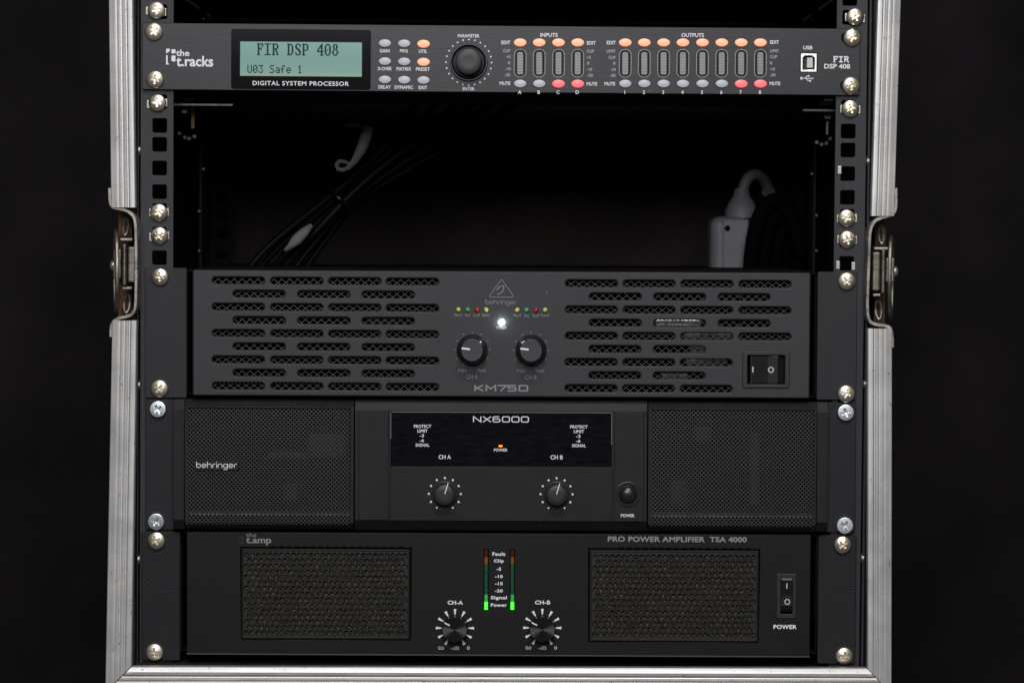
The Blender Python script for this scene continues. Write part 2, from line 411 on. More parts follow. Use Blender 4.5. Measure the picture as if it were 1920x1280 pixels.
SCREWZ = screw_mesh(.0058, .0024, True); SCREWZ.materials.append(MATS['zinc'])
WASHER = lathe([(.0064, 0), (.0064, .0006), (.0058, .0008)], 40); WASHER.materials.append(MATS['brass_nickel'])
TAB = box(.0028, .0014, .0056, .0004, off=(0,0,0)); TAB.materials.append(MATS['cage_nut'])
def screw(parent, px, py, Y, zinc=False, tabs='', tabY=None):
    p = P(px, py, Y-.0012)
    r = Matrix.Rotation(random.uniform(-.7, .7), 4, 'Y') @ Matrix.Rotation(random.uniform(-.05,.05), 4, 'X') @ Matrix.Rotation(random.uniform(-.05,.05), 4, 'Z')
    s = obj('screw', SCREWZ if zinc else SCREW, 'zinc' if zinc else 'brass_nickel', parent, p, rot=r)
    for c in tabs:
        dx = -.0054 if c == 'l' else .0054
        q = P(px, py, (tabY if tabY is not None else Y)); q.x += dx+random.uniform(-.0003,.0003); q.z += random.uniform(-.0012,.0004); q.y = (tabY if tabY is not None else Y)-.0006
        obj('cage_nut_tab', TAB, 'cage_nut', parent, q, rot=Matrix.Rotation(.25*(1 if c == 'l' else -1), 4, 'Z'))
    return s

# ================================================================== SETTING
def backdrop():
    V, F = [], []; nx, nz = 90, 50; W, H = 3.6, 2.6
    for j in range(nz+1):
        for i in range(nx+1):
            x = -W/2+W*i/nx; z = -H/2+H*j/nz
            y = .95 + .035*math.sin(x*9+1.2*math.sin(z*2.1)) + .018*math.sin(x*23+z*3.0) + .02*math.sin(z*4+x*3)
            V.append((x, y, z))
    for j in range(nz):
        for i in range(nx): a = j*(nx+1)+i; F.append((a, a+1, a+nx+2, a+nx+1))
    o = obj('backdrop_cloth', new_mesh('backdrop', V, F, True), 'cloth'); o['kind'] = 'structure'
backdrop()

# ================================================================== FLIGHT CASE
XL, XR = P(253, 500, -.018).x, P(1633, 500, -.018).x
ZB = P(900, 1250, -.018).z; ZT = P(900, -62, -.018).z
case = thing('flight_case', 'black flight case with worn aluminium edging, holding the rack gear', 'flight case', ((XL+XR)/2, 0, ZB-.02))
PT = .009; DEEP = .47
ZL = {'l': (P(230, 398, 0).z, P(230, 592, 0).z), 'r': (P(1660, 412, 0).z, P(1660, 610, 0).z)}
for side, x, sg in (('l', XL-.001, -1), ('r', XR+.001, 1)):
    a, b = ZL[side]; cx = x+sg*PT/2
    up = box(PT, DEEP+.010, ZT-a, off=(0,-.010,(ZT+a)/2)); lo = box(PT, DEEP+.010, b-ZB, off=(0,-.010,(ZB+b)/2))
    md = box(PT, DEEP-.04, a-b, off=(0,.04,(a+b)/2))
    obj('side_panel', join(up, lo, md), 'inner_black', case, (cx, 0, 0))
obj('bottom_panel', box(XR-XL, DEEP, .009, off=(0,-.004,0)), 'inner_black', case, ((XL+XR)/2, 0, ZB-.0055))
obj('unseen_top_panel', box(XR-XL, DEEP, .009, off=(0,-.004,0)), 'inner_black', case, ((XL+XR)/2, 0, ZT+.0055))  # out of view, set low to keep lamp light off the back
obj('back_panel', box(XR-XL, .008, ZT-ZB), 'back_black', case, ((XL+XR)/2, DEEP-.012, (ZT+ZB)/2))
# aluminium edging: profile from the outer edge (u = 0) to the inner edge, proud height h (mm)
PROF = [(0,-9),(0,-1.4),(.15,-.5),(.6,0),(1.0,-.2),(1.6,-.55),(3.2,-.1),(4.6,.28),(5.6,.28),(6.4,-.2),(7.0,-.75),(7.4,-.9),(7.7,-.1),(8.1,.15),(8.9,.15),(9.3,-.2),(9.6,-1.1),(10.3,-1.5),(11.0,-1.35),(11.3,-.3),(11.7,0),(12.4,0),(12.8,-.5),(13.1,-1.5),(14.2,-1.9),(15.9,-2.3),(16.4,-2.7),(16.5,-9)]
def edging(name, o0, i0, o1, i1, m, mitre1=None, Y=-.018, bows=5):
    """o = outer, i = inner edge at both ends (world points)"""
    V, F = [], []; n = len(PROF); rows = 14
    for k in range(rows+1):
        t = k/rows
        for u, h in PROF:
            f = u/16.5
            a = o0.lerp(i0, f); b = o1.lerp(i1, f)
            if mitre1: b = mitre1[0].lerp(mitre1[1], f)
            p = a.lerp(b, t); V.append((p.x, Y-h*.001, p.z))
    for k in range(rows):
        for i in range(n-1): F.append((k*n+i, k*n+i+1, (k+1)*n+i+1, (k+1)*n+i))
    F.append(tuple(range(n))); F.append(tuple(rows*n+i for i in reversed(range(n))))
    me = new_mesh(name, V, F, True)
    bm = bmesh.new(); bm.from_mesh(me); bmesh.ops.recalc_face_normals(bm, faces=bm.faces); bm.to_mesh(me); bm.free()
    me.set_sharp_from_angle(angle=math.radians(24))
    return obj(name, me, m, case, (0,0,0), own=True)
f_ = lambda x, y: P(x, y, -.018)
edging('edge_extrusion', f_(202.5,-108), f_(247,-62), f_(208,389), f_(253,389), 'aluminium_upright')
edging('edge_extrusion', f_(210,601), f_(255.5,601), f_(197,1296), f_(245.5,1249), 'aluminium_upright')
edging('edge_extrusion', f_(1692.5,-97), f_(1648,-51), f_(1677,405), f_(1634,405), 'aluminium_upright')
edging('edge_extrusion', f_(1673,616), f_(1628,616), f_(1672,1300), f_(1627.5,1253), 'aluminium_upright')
edging('edge_extrusion', f_(198.5,1297.4), f_(246.5,1250), f_(1670.5,1300.8), f_(1626.5,1253.5), 'aluminium_level')
edging('edge_extrusion', f_(203.5,-109), f_(248,-63), f_(1691.5,-98), f_(1647,-52), 'aluminium_level')  # unseen edging added along the lowered top
RIVET = lathe([(.0034,-.001),(.0034,.0003),(.0028,.0012),(.0015,.0018)], 20); RIVET.materials.append(MATS['steel_worn'])
for px, py, s in ((257,282,1),(257,722,1),(1633,303,-1),(1622,720,-1),(1623,1046,-1),(258,1048,1)):
    p = P(px, py, .004); p.x = (XL+.0005) if s > 0 else (XR-.0005)
    obj('rivet', RIVET, 'steel_worn', case, p, rot=Matrix.Rotation(s*math.pi/2, 4, 'Z'))

# latches --------------------------------------------------------------
def latch(pts, mir, hub, wing_c, plates, loops, tabs, wood):
    Y0 = -.0165; V, F = [], []
    pp = [P(x, y, Y0) for x, y in pts]
    # round the strip's bends
    sm = []
    for i in range(len(pp)-1):
        for k in range(3): sm.append(pp[i].lerp(pp[i+1], k/3))
    sm.append(pp[-1])
    for _ in range(2): sm = [sm[0]]+[(sm[i-1]+sm[i]*2+sm[i+1])/4 for i in range(1, len(sm)-1)]+[sm[-1]]
    th = .0011; n = len(sm)
    for i, p in enumerate(sm):
        d = (sm[min(i+1, n-1)]-sm[max(i-1, 0)]).normalized(); nn = Vector((-d.z, 0, d.x))
        for s in (1, -1):
            for y in (0, .020): q = p+nn*th*s; V.append((q.x, q.y+y, q.z))
    for i in range(n-1):
        a, b = 4*i, 4*i+4
        F += [(a,a+2,b+2,b),(a+1,b+1,b+3,a+3),(a,b,b+1,a+1),(a+2,a+3,b+3,b+2)]
    F += [(0,1,3,2),(4*n-4,4*n-2,4*n-1,4*n-3)]
    me = new_mesh('latch', V, F)
    bm = bmesh.new(); bm.from_mesh(me); bmesh.ops.recalc_face_normals(bm, faces=bm.faces); bmesh.ops.bevel(bm, geom=[e for e in bm.edges if e.calc_length() > .0015 and e.is_manifold and e.calc_face_angle() > 1], offset=.0003, segments=1, affect='EDGES'); bm.to_mesh(me); bm.free()
    L_ = obj('latch', me, 'steel_worn', case, (0,0,0), own=True, label='worn steel butterfly latch set in a dished recess of the edging')
    # twist wing: an open oval plate standing edge-on
    wc = P(*wing_c, -.006)
    wing = plate(circ(.0285, 44, sx=.56), [circ(.0225, 40, sx=.48)], .0024, .0005)
    obj('wing', wing, 'latch_dark', L_, wc, rot=Matrix.Rotation(math.radians(-78*mir), 4, 'Z') @ Matrix.Rotation(math.radians(-5), 4, 'Y'), own=True)
    x0, x1, y0, y1 = hub
    c = P((x0+x1)/2, (y0+y1)/2, -.010)
    obj('hub', box((x1-x0)*K(), .020, (y1-y0)*K(), .0012, 3), 'steel_worn', L_, c, own=True)
    rv = obj('rivet', RIVET, 'brass_nickel', L_, P(x0-1 if mir > 0 else x1+1, (y0+y1)/2+2, -.004), rot=Matrix.Rotation(-mir*math.pi/2, 4, 'Z'), own=True)
    for (x0, x1, y0, y1, Y, d) in plates:
        obj('hook_plate', box((x1-x0)*K(), d, (y1-y0)*K(), .0014, 3), 'latch_dark', L_, P((x0+x1)/2, (y0+y1)/2, Y), own=True)
    for (x, y, h, rx) in loops:
        k = K()
        obj('spring_loop', tube([(rx*k*math.cos(a), .004*math.sin(a), h*k/2*math.sin(a)) for a in [2*math.pi*i/20 for i in range(21)]], .0011, 3, smooth_pts=False), 'steel_worn', L_, P(x, y, .0), own=True)
    for (x0, x1, y) in tabs:
        obj('stop_tab', box((x1-x0)*K(), .016, .0018, .0004), 'steel_worn', L_, P((x0+x1)/2, y, -.011), own=True)
    x0, x1, y0, y1 = wood
    obj('plywood_edge', box((x1-x0)*K(.012), .02, (y1-y0)*K(.012), 0), 'rust_wood', L_, P((x0+x1)/2, (y0+y1)/2, .012), own=True)
latch([(205.5,352),(205.5,376),(209,387),(218,391),(236,394),(248,401),(254.5,414),(255,470),(255,540),(254,578),(248,590),(236,594),(222,596),(212,602),(208,612),(207.5,632)], 1,
      (212.5,227,467,523), (214,508), [(229,236.5,457,536,-.016,.018),(239,255,462,530,-.0135,.016)], [(236,424,34,4.5),(238,568,36,5.5)], [(225,248,449),(229,247,540)], (222,247,392,594))
latch([(1680,352),(1680.5,388),(1677,400),(1668,405),(1650,409),(1640,413),(1634,424),(1630.5,440),(1629,500),(1626.5,560),(1627,592),(1632,605),(1644,609),(1660,610),(1669,614),(1673,624),(1673.5,652)], -1,
      (1661,1677.5,483,530), (1674,520), [(1653,1660.5,467,551,-.016,.018),(1636,1651,472,546,-.0135,.016)], [(1652,440,34,4.5),(1647,580,36,5.5)], [(1639,1672,466),(1637,1651,553)], (1640,1660,408,608))

# rack rails ------------------------------------------------------------
HOLES_Z = []
z0 = P(299.7, 518.6, 0).z
offs = [0, .0127, .028575]
for u in range(-7, 7):
    for o in offs: HOLES_Z.append(z0 + u*.04445 + o)
def rail(xin, xout, xh, zb, zt, Y, m, t=.002, sgn=1, hs=.0096, shift=0):
    w = abs(xout-xin); cx = (xin+xout)/2; cz = (zb+zt)/2
    hl = [rrect(hs, hs, .0012, 3, xh-cx, z+shift-cz) for z in HOLES_Z if zb+.008 < z+shift < zt-.008]
    face = plate(rrect(w, zt-zb, .0006, 2), hl, t, .0003)
    fl = box(.002, .030, zt-zb, .0006, off=((xout-cx)+(.0022 if xout > xin else -.0022), .0012, 0))
    ob = obj('rack_rail', join(face, fl), m, case, (cx, Y, cz), own=True)
    return ob
zrb, zrt = P(280, 1247, 0).z, P(280, -58, 0).z
rl = rail(P(325, 420).x, P(263, 420).x, P(299, 400).x, zrb, zrt, 0, 'rail_black')
rr_ = rail(P(1564, 420).x, P(1622, 420).x, P(1588.5, 400).x, P(1600,1257,0).z, zrt, 0, 'rail_black', shift=-.0003)
rail(P(437, 300, .40).x, P(394, 300, .40).x, P(418, 300, .40).x, zrb, zrt, .40, 'rear_rail')
rail(P(1460, 300, .40).x, P(1508, 300, .40).x, P(1482, 300, .40).x, zrb, zrt, .40, 'rear_rail')
for px, py, t in ((293,20,'lr'),(295,193,'lr'),(298,398.5,'lr'),(299,442,'lr')): screw(rl, px, py, 0, tabs=t)
for px, py, t in ((1603.5,32,'lr'),(1594.5,204,'lr'),(1587.5,409,'lr'),(1588.5,449,'lr')): screw(rr_, px, py, 0, tabs=t)
# dull lips of empty cage nuts
for px, py in ((1571,497),(1600,499),(1574,319)):
    obj('cage_nut_tab', TAB, 'cage_nut', rr_, P(px, py, .0002) + Vector((0,-.0008,0)))
# slim strip of the inner wall beside the rails, with bolts
for px, sg in ((376,1),(1528,-1)):
    st = obj('support_strip', box(.0022, .03, .33, .0005), 'inner_black', case, P(px, 330, .17))
    for py in (36, 317 if sg > 0 else 326, 396 if sg > 0 else 404, 470):
        p = P(px+sg*(6 if py in (36,317,326) else -2), py, .165)
        obj('bolt', lathe([(.0014,-.002),(.0014,.0008),(.0009,.0014)], 14), 'bracket_steel', st, p)

# shelf brackets under the processor
br = obj('support_bracket', box((437-323)*K(.03), .060, .0020, .0004), 'bracket_steel', case, P(380, 196.5, .03))
obj('clip', box(.0105, .012, .0030, .0008), 'bracket_steel', br, P(351, 186.5, .05))
obj('bolt', lathe([(.0035,0),(.0035,.003),(.002,.0045)], 6, smooth=False), 'bracket_steel', br, P(347, 208, .05))
obj('strap', box(.0022, .003, .014), 'tan_strap', br, P(361.5, 222, .06))
br2 = obj('support_bracket', box((1566-1505)*K(.03), .060, .0020, .0004), 'bracket_steel', case, P(1535.5, 207, .03))
obj('clip', box(.0105, .010, .0055, .0012), 'bracket_steel', br2, P(1550, 193, .05))
obj('bolt', lathe([(.0040,0),(.0040,.003),(.003,.0045)], 6, smooth=False), 'bracket_steel', br2, P(1551, 216, .05))
obj('bolt', box(.0014, .0014, .0115), 'bracket_steel', br2, P(1551, 237, .052))
BEAD = lathe([(.0022,-.002),(.0022,.0006),(.0012,.0018)], 12); BEAD.materials.append(MATS['bracket_steel'])
for px, py in ((337,250),(347,258),(355,260),(365,256),(1531,267),(1540,271),(1549,269),(1556,260)):
    obj('bolt', BEAD, 'bracket_steel', br if px < 900 else br2, P(px, py, .09))

# ================================================================== generic device bits
def device(name, label, xl, ytl, xr, ytr, ybl, ybr, Y=-.003):
    a, b = P(xl, ytl, Y), P(xr, ytr, Y); c, d = P(xl, ybl, Y), P(xr, ybr, Y)
    ang = -math.atan2(((b.z-a.z)+(d.z-c.z))/2, b.x-a.x)
    ctr = (a+b+c+d)/4; hgt = ((a.z-c.z)+(b.z-d.z))/2
    base = Vector((ctr.x, 0, ctr.z-hgt/2))
    t = thing(name, label, 'processor' if 'processor' in name else 'amplifier', base, ang)
    return t, ctr, b.x-a.x, hgt
def shell(parent, ctr, w, h, y0, d, m='chassis_black'):
    """open-fronted chassis box"""
    t = .0012
    me = join(box(w, d, t, off=(0,0,h/2)), box(w, d, t, off=(0,0,-h/2)), box(t, d, h-2*t, off=(-w/2,0,0)), box(t, d, h-2*t, off=(w/2,0,0)), box(w-2*t, t, h-2*t, off=(0,d-t,0)))
    return obj('chassis', me, m, parent, (ctr.x, y0, ctr.z))
def rect_px(x0, x1, y0, y1, Y):
    c = P((x0+x1)/2, (y0+y1)/2, Y); k = K(Y); return c, (x1-x0)*k, (y1-y0)*k
def panel_px(parent, name, x0, x1, y0, y1, Y, m, r=.0005, t=.003, bev=.0004, holes=(), label=None):
    """rectangular plate by its photo outline; holes: (cx, cy, w, h, r) in pixels"""
    c, w, h = rect_px(x0, x1, y0, y1, Y); k = K(Y); pm = WM[parent.name]; inv = pm.to_3x3().inverted()
    hl = []
    for (hx, hy, hw, hh, hr) in holes:
        q = inv @ (P(hx, hy, Y)-c); hl.append(rrect(hw*k, hh*k, hr*k, 6, q.x, q.z))
    return obj(name, plate(rrect(w, h, r, 4), hl, t, bev), m, parent, c, label=label)

def knob_pointer(parent, px, py, Y, ang, r0, r1, wd, m='print_white'):
    """white line on a knob cap; angle in degrees clockwise from up, radii in pixels"""
    k = K(Y); a = math.radians(ang); L_ = (r1-r0)*k
    me = box(wd*k, .0002, L_, 0, off=(0,0,(r0+r1)/2*k))
    return obj('pointer', me, m, parent, P(px, py, Y) + Vector((0,-.0001,0)), rot=Matrix.Rotation(a, 4, 'Y'))

# ================================================================== SIGNAL PROCESSOR (one unit high, top)
YD = -.0035
dsp, dc, dw, dh = device('signal_processor', 'slim grey rack processor with a lit green display, topmost in the rack', 266, 43, 1613, 54, 168, 179.5, YD)
def loc_holes(parent, c, lst, Y, n=6):
    inv = WM[parent.name].to_3x3().inverted(); k = K(Y); out = []
    for hx, hy, hw, hh, hr in lst:
        q = inv @ (P(hx, hy, Y)-c); out.append(rrect(hw*k, hh*k, hr*k, n, q.x, q.z))
    return out
IN_X = [975.3,1011,1047.2,1083.2]; OUT_X = [1172.3,1208,1244.2,1280.4,1317,1353.2,1389.6,1425.6]
def slope(x): return (x-940)*.0082                       # the unit hangs a touch off level
slots = [(x, 118.9+.6*(x > 1100), 15.5, 48, 7) for x in IN_X+OUT_X]
dholes = slots + [(1516.4,117.8,31,35.5,1.5)] + [(287.5,60.5,30,20,9.9),(290,149.5,30,20,9.9),(1593,71,30,20,9.9),(1591,161,30,20,9.9)]
obj('front_panel', plate(rrect(dw, dh, .0016, 4), loc_holes(dsp, dc, dholes, YD), .0032, .0004), 'dsp_panel', dsp, (dc.x, YD, dc.z))
cx0, cx1 = P(330,110,0).x, P(1560,110,0).x
shell(dsp, Vector(((cx0+cx1)/2, 0, dc.z)), cx1-cx0, dh*.93, -.0002, .20)
for px, py, t in ((289,60,''),(291,149.5,''),(1597.5,71,''),(1595.5,161,'')): screw(dsp, px, py, YD, tabs=t)
obj('cage_nut_tab', TAB, 'cage_nut', dsp, P(1618, 74, .0002)); obj('cage_nut_tab', TAB, 'cage_nut', dsp, P(1616.5, 159, .0004))
# display
c, w_, h_ = rect_px(434.2, 694.6, 56.2, 167.2, YD)
lens = obj('display_window', plate(rrect(w_, h_, .0018, 5), [rrect(227.5*K(YD), 64*K(YD), .0004, 2, *(lambda q: (q.x, q.z))(WM[dsp.name].to_3x3().inverted() @ (P(564.5,111.2,YD)-c)))], .0012, .0002), 'lcd_black', dsp, (c.x, YD-.0010, c.z))
scr = obj('screen', box(227.5*K(YD), .0004, 64*K(YD)), 'lcd_glass', dsp, P(564.5, 111.2, YD-.0004))
BIG = {'F':["11111111","01100011","01100001","01100100","01111100","01100100","01100000","01100000","01100000","11110000"],
 'I':["11111111","00011000","00011000","00011000","00011000","00011000","00011000","00011000","00011000","11111111"],
 'R':["11111110","01100011","01100011","01100011","01111110","01101100","01100110","01100110","01100011","11110011"],
 'D':["11111100","01100110","01100011","01100011","01100011","01100011","01100011","01100011","01100110","11111100"],
 'S':["00111110","01100011","01100001","01110000","00111100","00001110","00000111","01000011","01100011","00111110"],
 'P':["11111110","01100011","01100011","01100011","01100011","01111110","01100000","01100000","01100000","11110000"],
 '4':["00000110","00001110","00011110","00110110","01100110","11000110","11111111","00000110","00000110","00001111"],
 '0':["00111100","01100110","11000011","11000011","11001011","11010011","11000011","11000011","01100110","00111100"],
 '8':["00111100","01100110","01100110","01100110","00111100","01100110","11000011","11000011","01100110","00111100"]}
SM = {'U':["10001"]*6+["01110"],'0':["01110","10001","10011","10101","11001","10001","01110"],'3':["11111","00010","00100","00010","00001","10001","01110"],
 'S':["01111","10000","10000","01110","00001","00001","11110"],'a':["00000","00000","01110","00001","01111","10001","01111"],'f':["00110","01001","01000","11100","01000","01000","01000"],
 'e':["00000","00000","01110","10001","11111","10000","01110"],'1':["00100","01100","00100","00100","00100","00100","01110"]}
def matrix_text(s, font, x0, y0, x1, y1, gap, slope_):
    n = len(s); cols = len(next(iter(font.values()))[0]); rows = len(next(iter(font.values())))
    tot = n*(cols+gap)-gap; dx = (x1-x0)/tot; dy = (y1-y0)/rows; pl = []
    cx, cy = (x0+x1)/2, (y0+y1)/2
    for i, ch in enumerate(s):
        if ch not in font: continue
        for r, row in enumerate(font[ch]):
            for q, b in enumerate(row):
                if b == '1':
                    X = x0+(i*(cols+gap)+q)*dx-cx; Yy = y0+r*dy-cy
                    pl.append([(X, Yy), (X+dx*1.22, Yy), (X+dx*1.22, Yy+dy*.97), (X, Yy+dy*.97)])
    o = polys(dsp, pl, YD-.0004, 'lcd_ink', 'display_text', cx, cy+slope_)
matrix_text('FIR DSP 408', BIG, 482, 82.5, 634, 104.5, 1.6, 0)
matrix_text('U03 Safe 1', SM, 464, 122.5, 566, 137.5, 1.4, 0)
YW = YD-.0010
text(dsp, 'DIGITAL SYSTEM PROCESSOR', 564, 156.8, 180, 8.2, YW, bold=0.0151, spacing=1.12)
# maker's mark
text(dsp, 'the', 342.7, 99.6, 25, 12, YD, bold=0.0206); text(dsp, 't.racks', 365.2, 115.2, 69, 20, YD, bold=0.0241)
polys(dsp, [[(-9,-15),(-2,-15),(-2,-11),(-6,-8),(-9,-6)],[(1,-14),(8.5,-14),(8.5,-6.5),(1,-6.5)],[(1,-2.5),(8.5,-2.5),(8.5,8),(5,9),(1,7)],[(-9,-3),(-6,-3),(-6,11),(-3,14),(-9,14.5)]], YD, 'print_white', 'logo_mark', 320.5, 107)
# buttons
bx_ = 12.0*K(YD); by_ = 7.6*K(YD)
BTN = lathe([(by_,-.001),(by_,.0009),(by_*.9,.0015),(by_*.6,.0018),(by_*.3,.0019)], 40, sx=bx_/by_); BTN.materials.append(MATS['button_grey'])
RIM = lathe([(by_*1.14,-.0002),(by_*1.14,.00015),(by_*1.0,.0001)], 40, sx=bx_/by_*.985); RIM.materials.append(MATS['meter_slot'])
def button(px, py, m, label=None):
    b = obj('button', BTN, m, dsp, P(px, py, YD), label=label)
    obj('button_rim', RIM, 'meter_slot', b, P(px, py, YD)); return b
for j, (yy, labs, ly) in enumerate(((82.2,('GAIN','PEQ','UTIL'),96.2),(116,('X-OVER','MATRIX','PRESET'),129.6),(150.3,('DELAY','DYNAMIC','EXIT'),164))):
    for i, (xx, lx, lw) in enumerate(((721.8,721.2,0),(758,757.3,0),(794.2,793,0))):
        lit = labs[i] in ('UTIL', 'PRESET')
        button(xx, yy+.55*(i-1), 'button_orange' if lit else 'button_grey', 'lit orange button' if lit else None)
        wd = {'GAIN':18.6,'PEQ':15,'UTIL':15.6,'X-OVER':26.6,'MATRIX':27.5,'PRESET':26,'DELAY':23,'DYNAMIC':34.5,'EXIT':15.8}[labs[i]]
        text(dsp, labs[i], lx, ly+.5*(i-1), wd, 6.4, YD, bold=0.0206)
# parameter wheel
kd = K(YD); kx, ky = 879, 117.4
ring = obj('parameter_knob', lathe([(35*kd,0),(35*kd,.0022),(34*kd,.0030),(32.6*kd,.0030),(31*kd,.0014),(29*kd,.0004),(26*kd,.0002)], 64), 'dsp_ring', dsp, P(kx, ky, YD))
obj('knob_cap', lathe([(24.6*kd,0),(24.2*kd,.0095),(23.2*kd,.0108),(21*kd,.0112),(10*kd,.0109)], 64), 'dsp_knob', ring, P(kx, ky, YD))
dots(dsp, [(42.6*math.sin(math.radians(15*i)), -42.6*math.cos(math.radians(15*i))) for i in range(24)], 1.55, YD, 'print_white', kx, ky)
text(dsp, 'PARAMETER', 878.7, 67.7, 40.5, 6, YD, bold=0.0192); text(dsp, 'ENTER', 878.6, 166.8, 22, 6, YD, bold=0.0192)
# channels
SEGM = box(11.2*kd, .0012, 5.1*kd, .0001, 1); SEGM.materials.append(MATS['seg_grey'])
def outline_dots(hw, hh, r, step):
    pl = rrect(2*hw, 2*hh, r, 10); pts = pl+[pl[0]]; out = []; acc = 0
    for a, b in zip(pts, pts[1:]):
        L_ = math.dist(a, b)
        while acc < L_ and L_ > 0:
            t = acc/L_; out.append((a[0]+(b[0]-a[0])*t, a[1]+(b[1]-a[1])*t)); acc += step
        acc -= L_
    return out
def channel(x, y_off, name, mute):
    button(x, 80.3, 'button_orange', 'lit orange edit button')
    button(x, 157.4, 'button_red' if mute else 'button_grey', 'lit red mute button' if mute else None)
    cy = 118.9+y_off
    mt = obj('level_meter', plate(rrect(15.3*kd, 47.6*kd, 6.9*kd, 6), [rrect(11.4*kd, 43*kd, 5*kd, 6)], .0014, .0002), 'meter_slot', dsp, P(x, cy, YD+.0002))
    obj('meter_back', box(15*kd, .0006, 47*kd), 'meter_slot', mt, P(x, cy, YD+.0030))
    for i in range(8):
        m = ('seg_grey','seg_grey','seg_grey_warm','seg_grey_warm','seg_grey_green','seg_grey','seg_grey_green','seg_grey')[i]
        obj('meter_segment', SEGM, m, mt, P(x, cy-18.4+i*5.25, YD+.0006))
    dots(dsp, outline_dots(11.1, 25.8, 10.2, 2.3), .66, YD, 'print_white', x, cy, 5, 'dotted_outline')
    text(dsp, name, x-.8, 173.2, None, 6.6, YD, bold=0.0192)
for x, n in zip(IN_X, 'ABCD'): channel(x, 0, n, n in 'CD')
for x, n in zip(OUT_X, '12345678'): channel(x, .3, n, n in '78')
text(dsp, 'INPUTS', 1029.4, 66, 32.5, 7.2, YD, bold=0.0206); text(dsp, 'OUTPUTS', 1298.8, 66.3, 42, 7.2, YD, bold=0.0206)
for s, x, y, wv in (('EDIT',948.4,80.2,16.5),('MUTE',946.8,156.7,20),('EDIT',1108.7,81,16.5),('MUTE',1109.8,157.8,20),
                    ('EDIT',1146,80.5,16.5),('MUTE',1143.4,157.5,20),('EDIT',1452.2,79.5,16.5),('MUTE',1453,157,20)):
    text(dsp, s, x, y, wv, 6.6, YD, bold=0.0206)
for s, x, y, wv in (('CLIP',950,95.6,13.5),('+5',953.4,107,7.5),('0',954.5,118.4,4.4),('-10',952.3,129.4,10),('-30',951.2,140.8,10.5),
                    ('CLIP',1107,96.4,13.5),('+5',1104,108,7.5),('0',1102.7,119,4.4),('-10',1105.2,130.4,10),('-30',1106,141.7,10.5),
                    ('LIMIT',1145.7,96.4,16.5),('CLIP',1147.5,108,13.2),('0',1151.7,119.2,4.4),('-10',1149.3,130.6,10),('-30',1148.7,142,10.5),
                    ('LIMIT',1452.2,95.8,16.5),('CLIP',1450.4,106.9,13.2),('0',1445.7,118.6,4.4),('-10',1448,129.8,10),('-30',1448.7,141,10.5)):
    text(dsp, s, x, y, wv, 3.0 if s == '-' else 5.6, YD, 'print_lightgrey', bold=0.0137)
# data port
text(dsp, 'USB', 1514.7, 89.8, 17.2, 7, YD, bold=0.0206)
usb = obj('usb_port', plate(rrect(30.5*kd, 35*kd, .0005, 3), [[(-11*kd,-13*kd),(11*kd,-13*kd),(11*kd,9*kd),(6*kd,13*kd),(-7*kd,13*kd),(-11*kd,9*kd)]], .006, .0003), 'usb_metal', dsp, P(1516.4, 117.8, YD-.0003))
obj('port_back', box(26*kd, .001, 30*kd), 'meter_slot', usb, P(1516.4, 117.8, YD+.0055))
obj('port_tongue', box(11*kd, .004, 19*kd, .0003), 'usb_white', usb, P(1518.5, 117.8, YD+.0012))
for dy in (-4, 4.5): obj('contact', box(3*kd, .002, 3.4*kd), 'meter_slot', usb, P(1507.3, 117.8+dy, YD+.0008))
strokes(dsp, [[(0,0),(10,0)],[(2.5,0),(4.6,2),(6.5,2)],[(3.6,0),(5.4,-2),(7.2,-2)]], .62, 1514, 147.2, 21, 9.5, YD, 'print_white', 'port_symbol')
dots(dsp, [(-10,0)], 2.6, YD, 'print_white', 1512.8, 147.2, name='port_symbol'); dots(dsp, [(3.4,-4.4)], 1.7, YD, 'print_white', 1512.8, 147.2, name='port_symbol')
polys(dsp, [[(4.6,3),(7.8,3),(7.8,6.2),(4.6,6.2)],[(9.4,-2.3),(13,0),(9.4,2.3)]], YD, 'print_white', 'port_symbol', 1512.8, 147.2)
strokes(dsp, [[(0,0),(0,1)],[(-.12,1),(.72,1),(.72,.8)],[(0,.52),(.5,.52)],[(-.14,0),(.2,0)],[(1.45,0),(1.45,1)],[(1.1,1),(1.8,1)],[(1.1,0),(1.8,0)],[(2.3,0),(2.3,1)],[(2.15,1),(2.8,1),(2.98,.85),(2.98,.66),(2.8,.5),(2.3,.5)],[(2.62,.5),(3.0,0),(3.15,0)]], .25, 1577.2, 111.6, 29.5, 11.6, YD, 'print_white'); text(dsp, 'DSP 408', 1569.6, 124.7, 48.5, 9, YD, bold=0.0220)

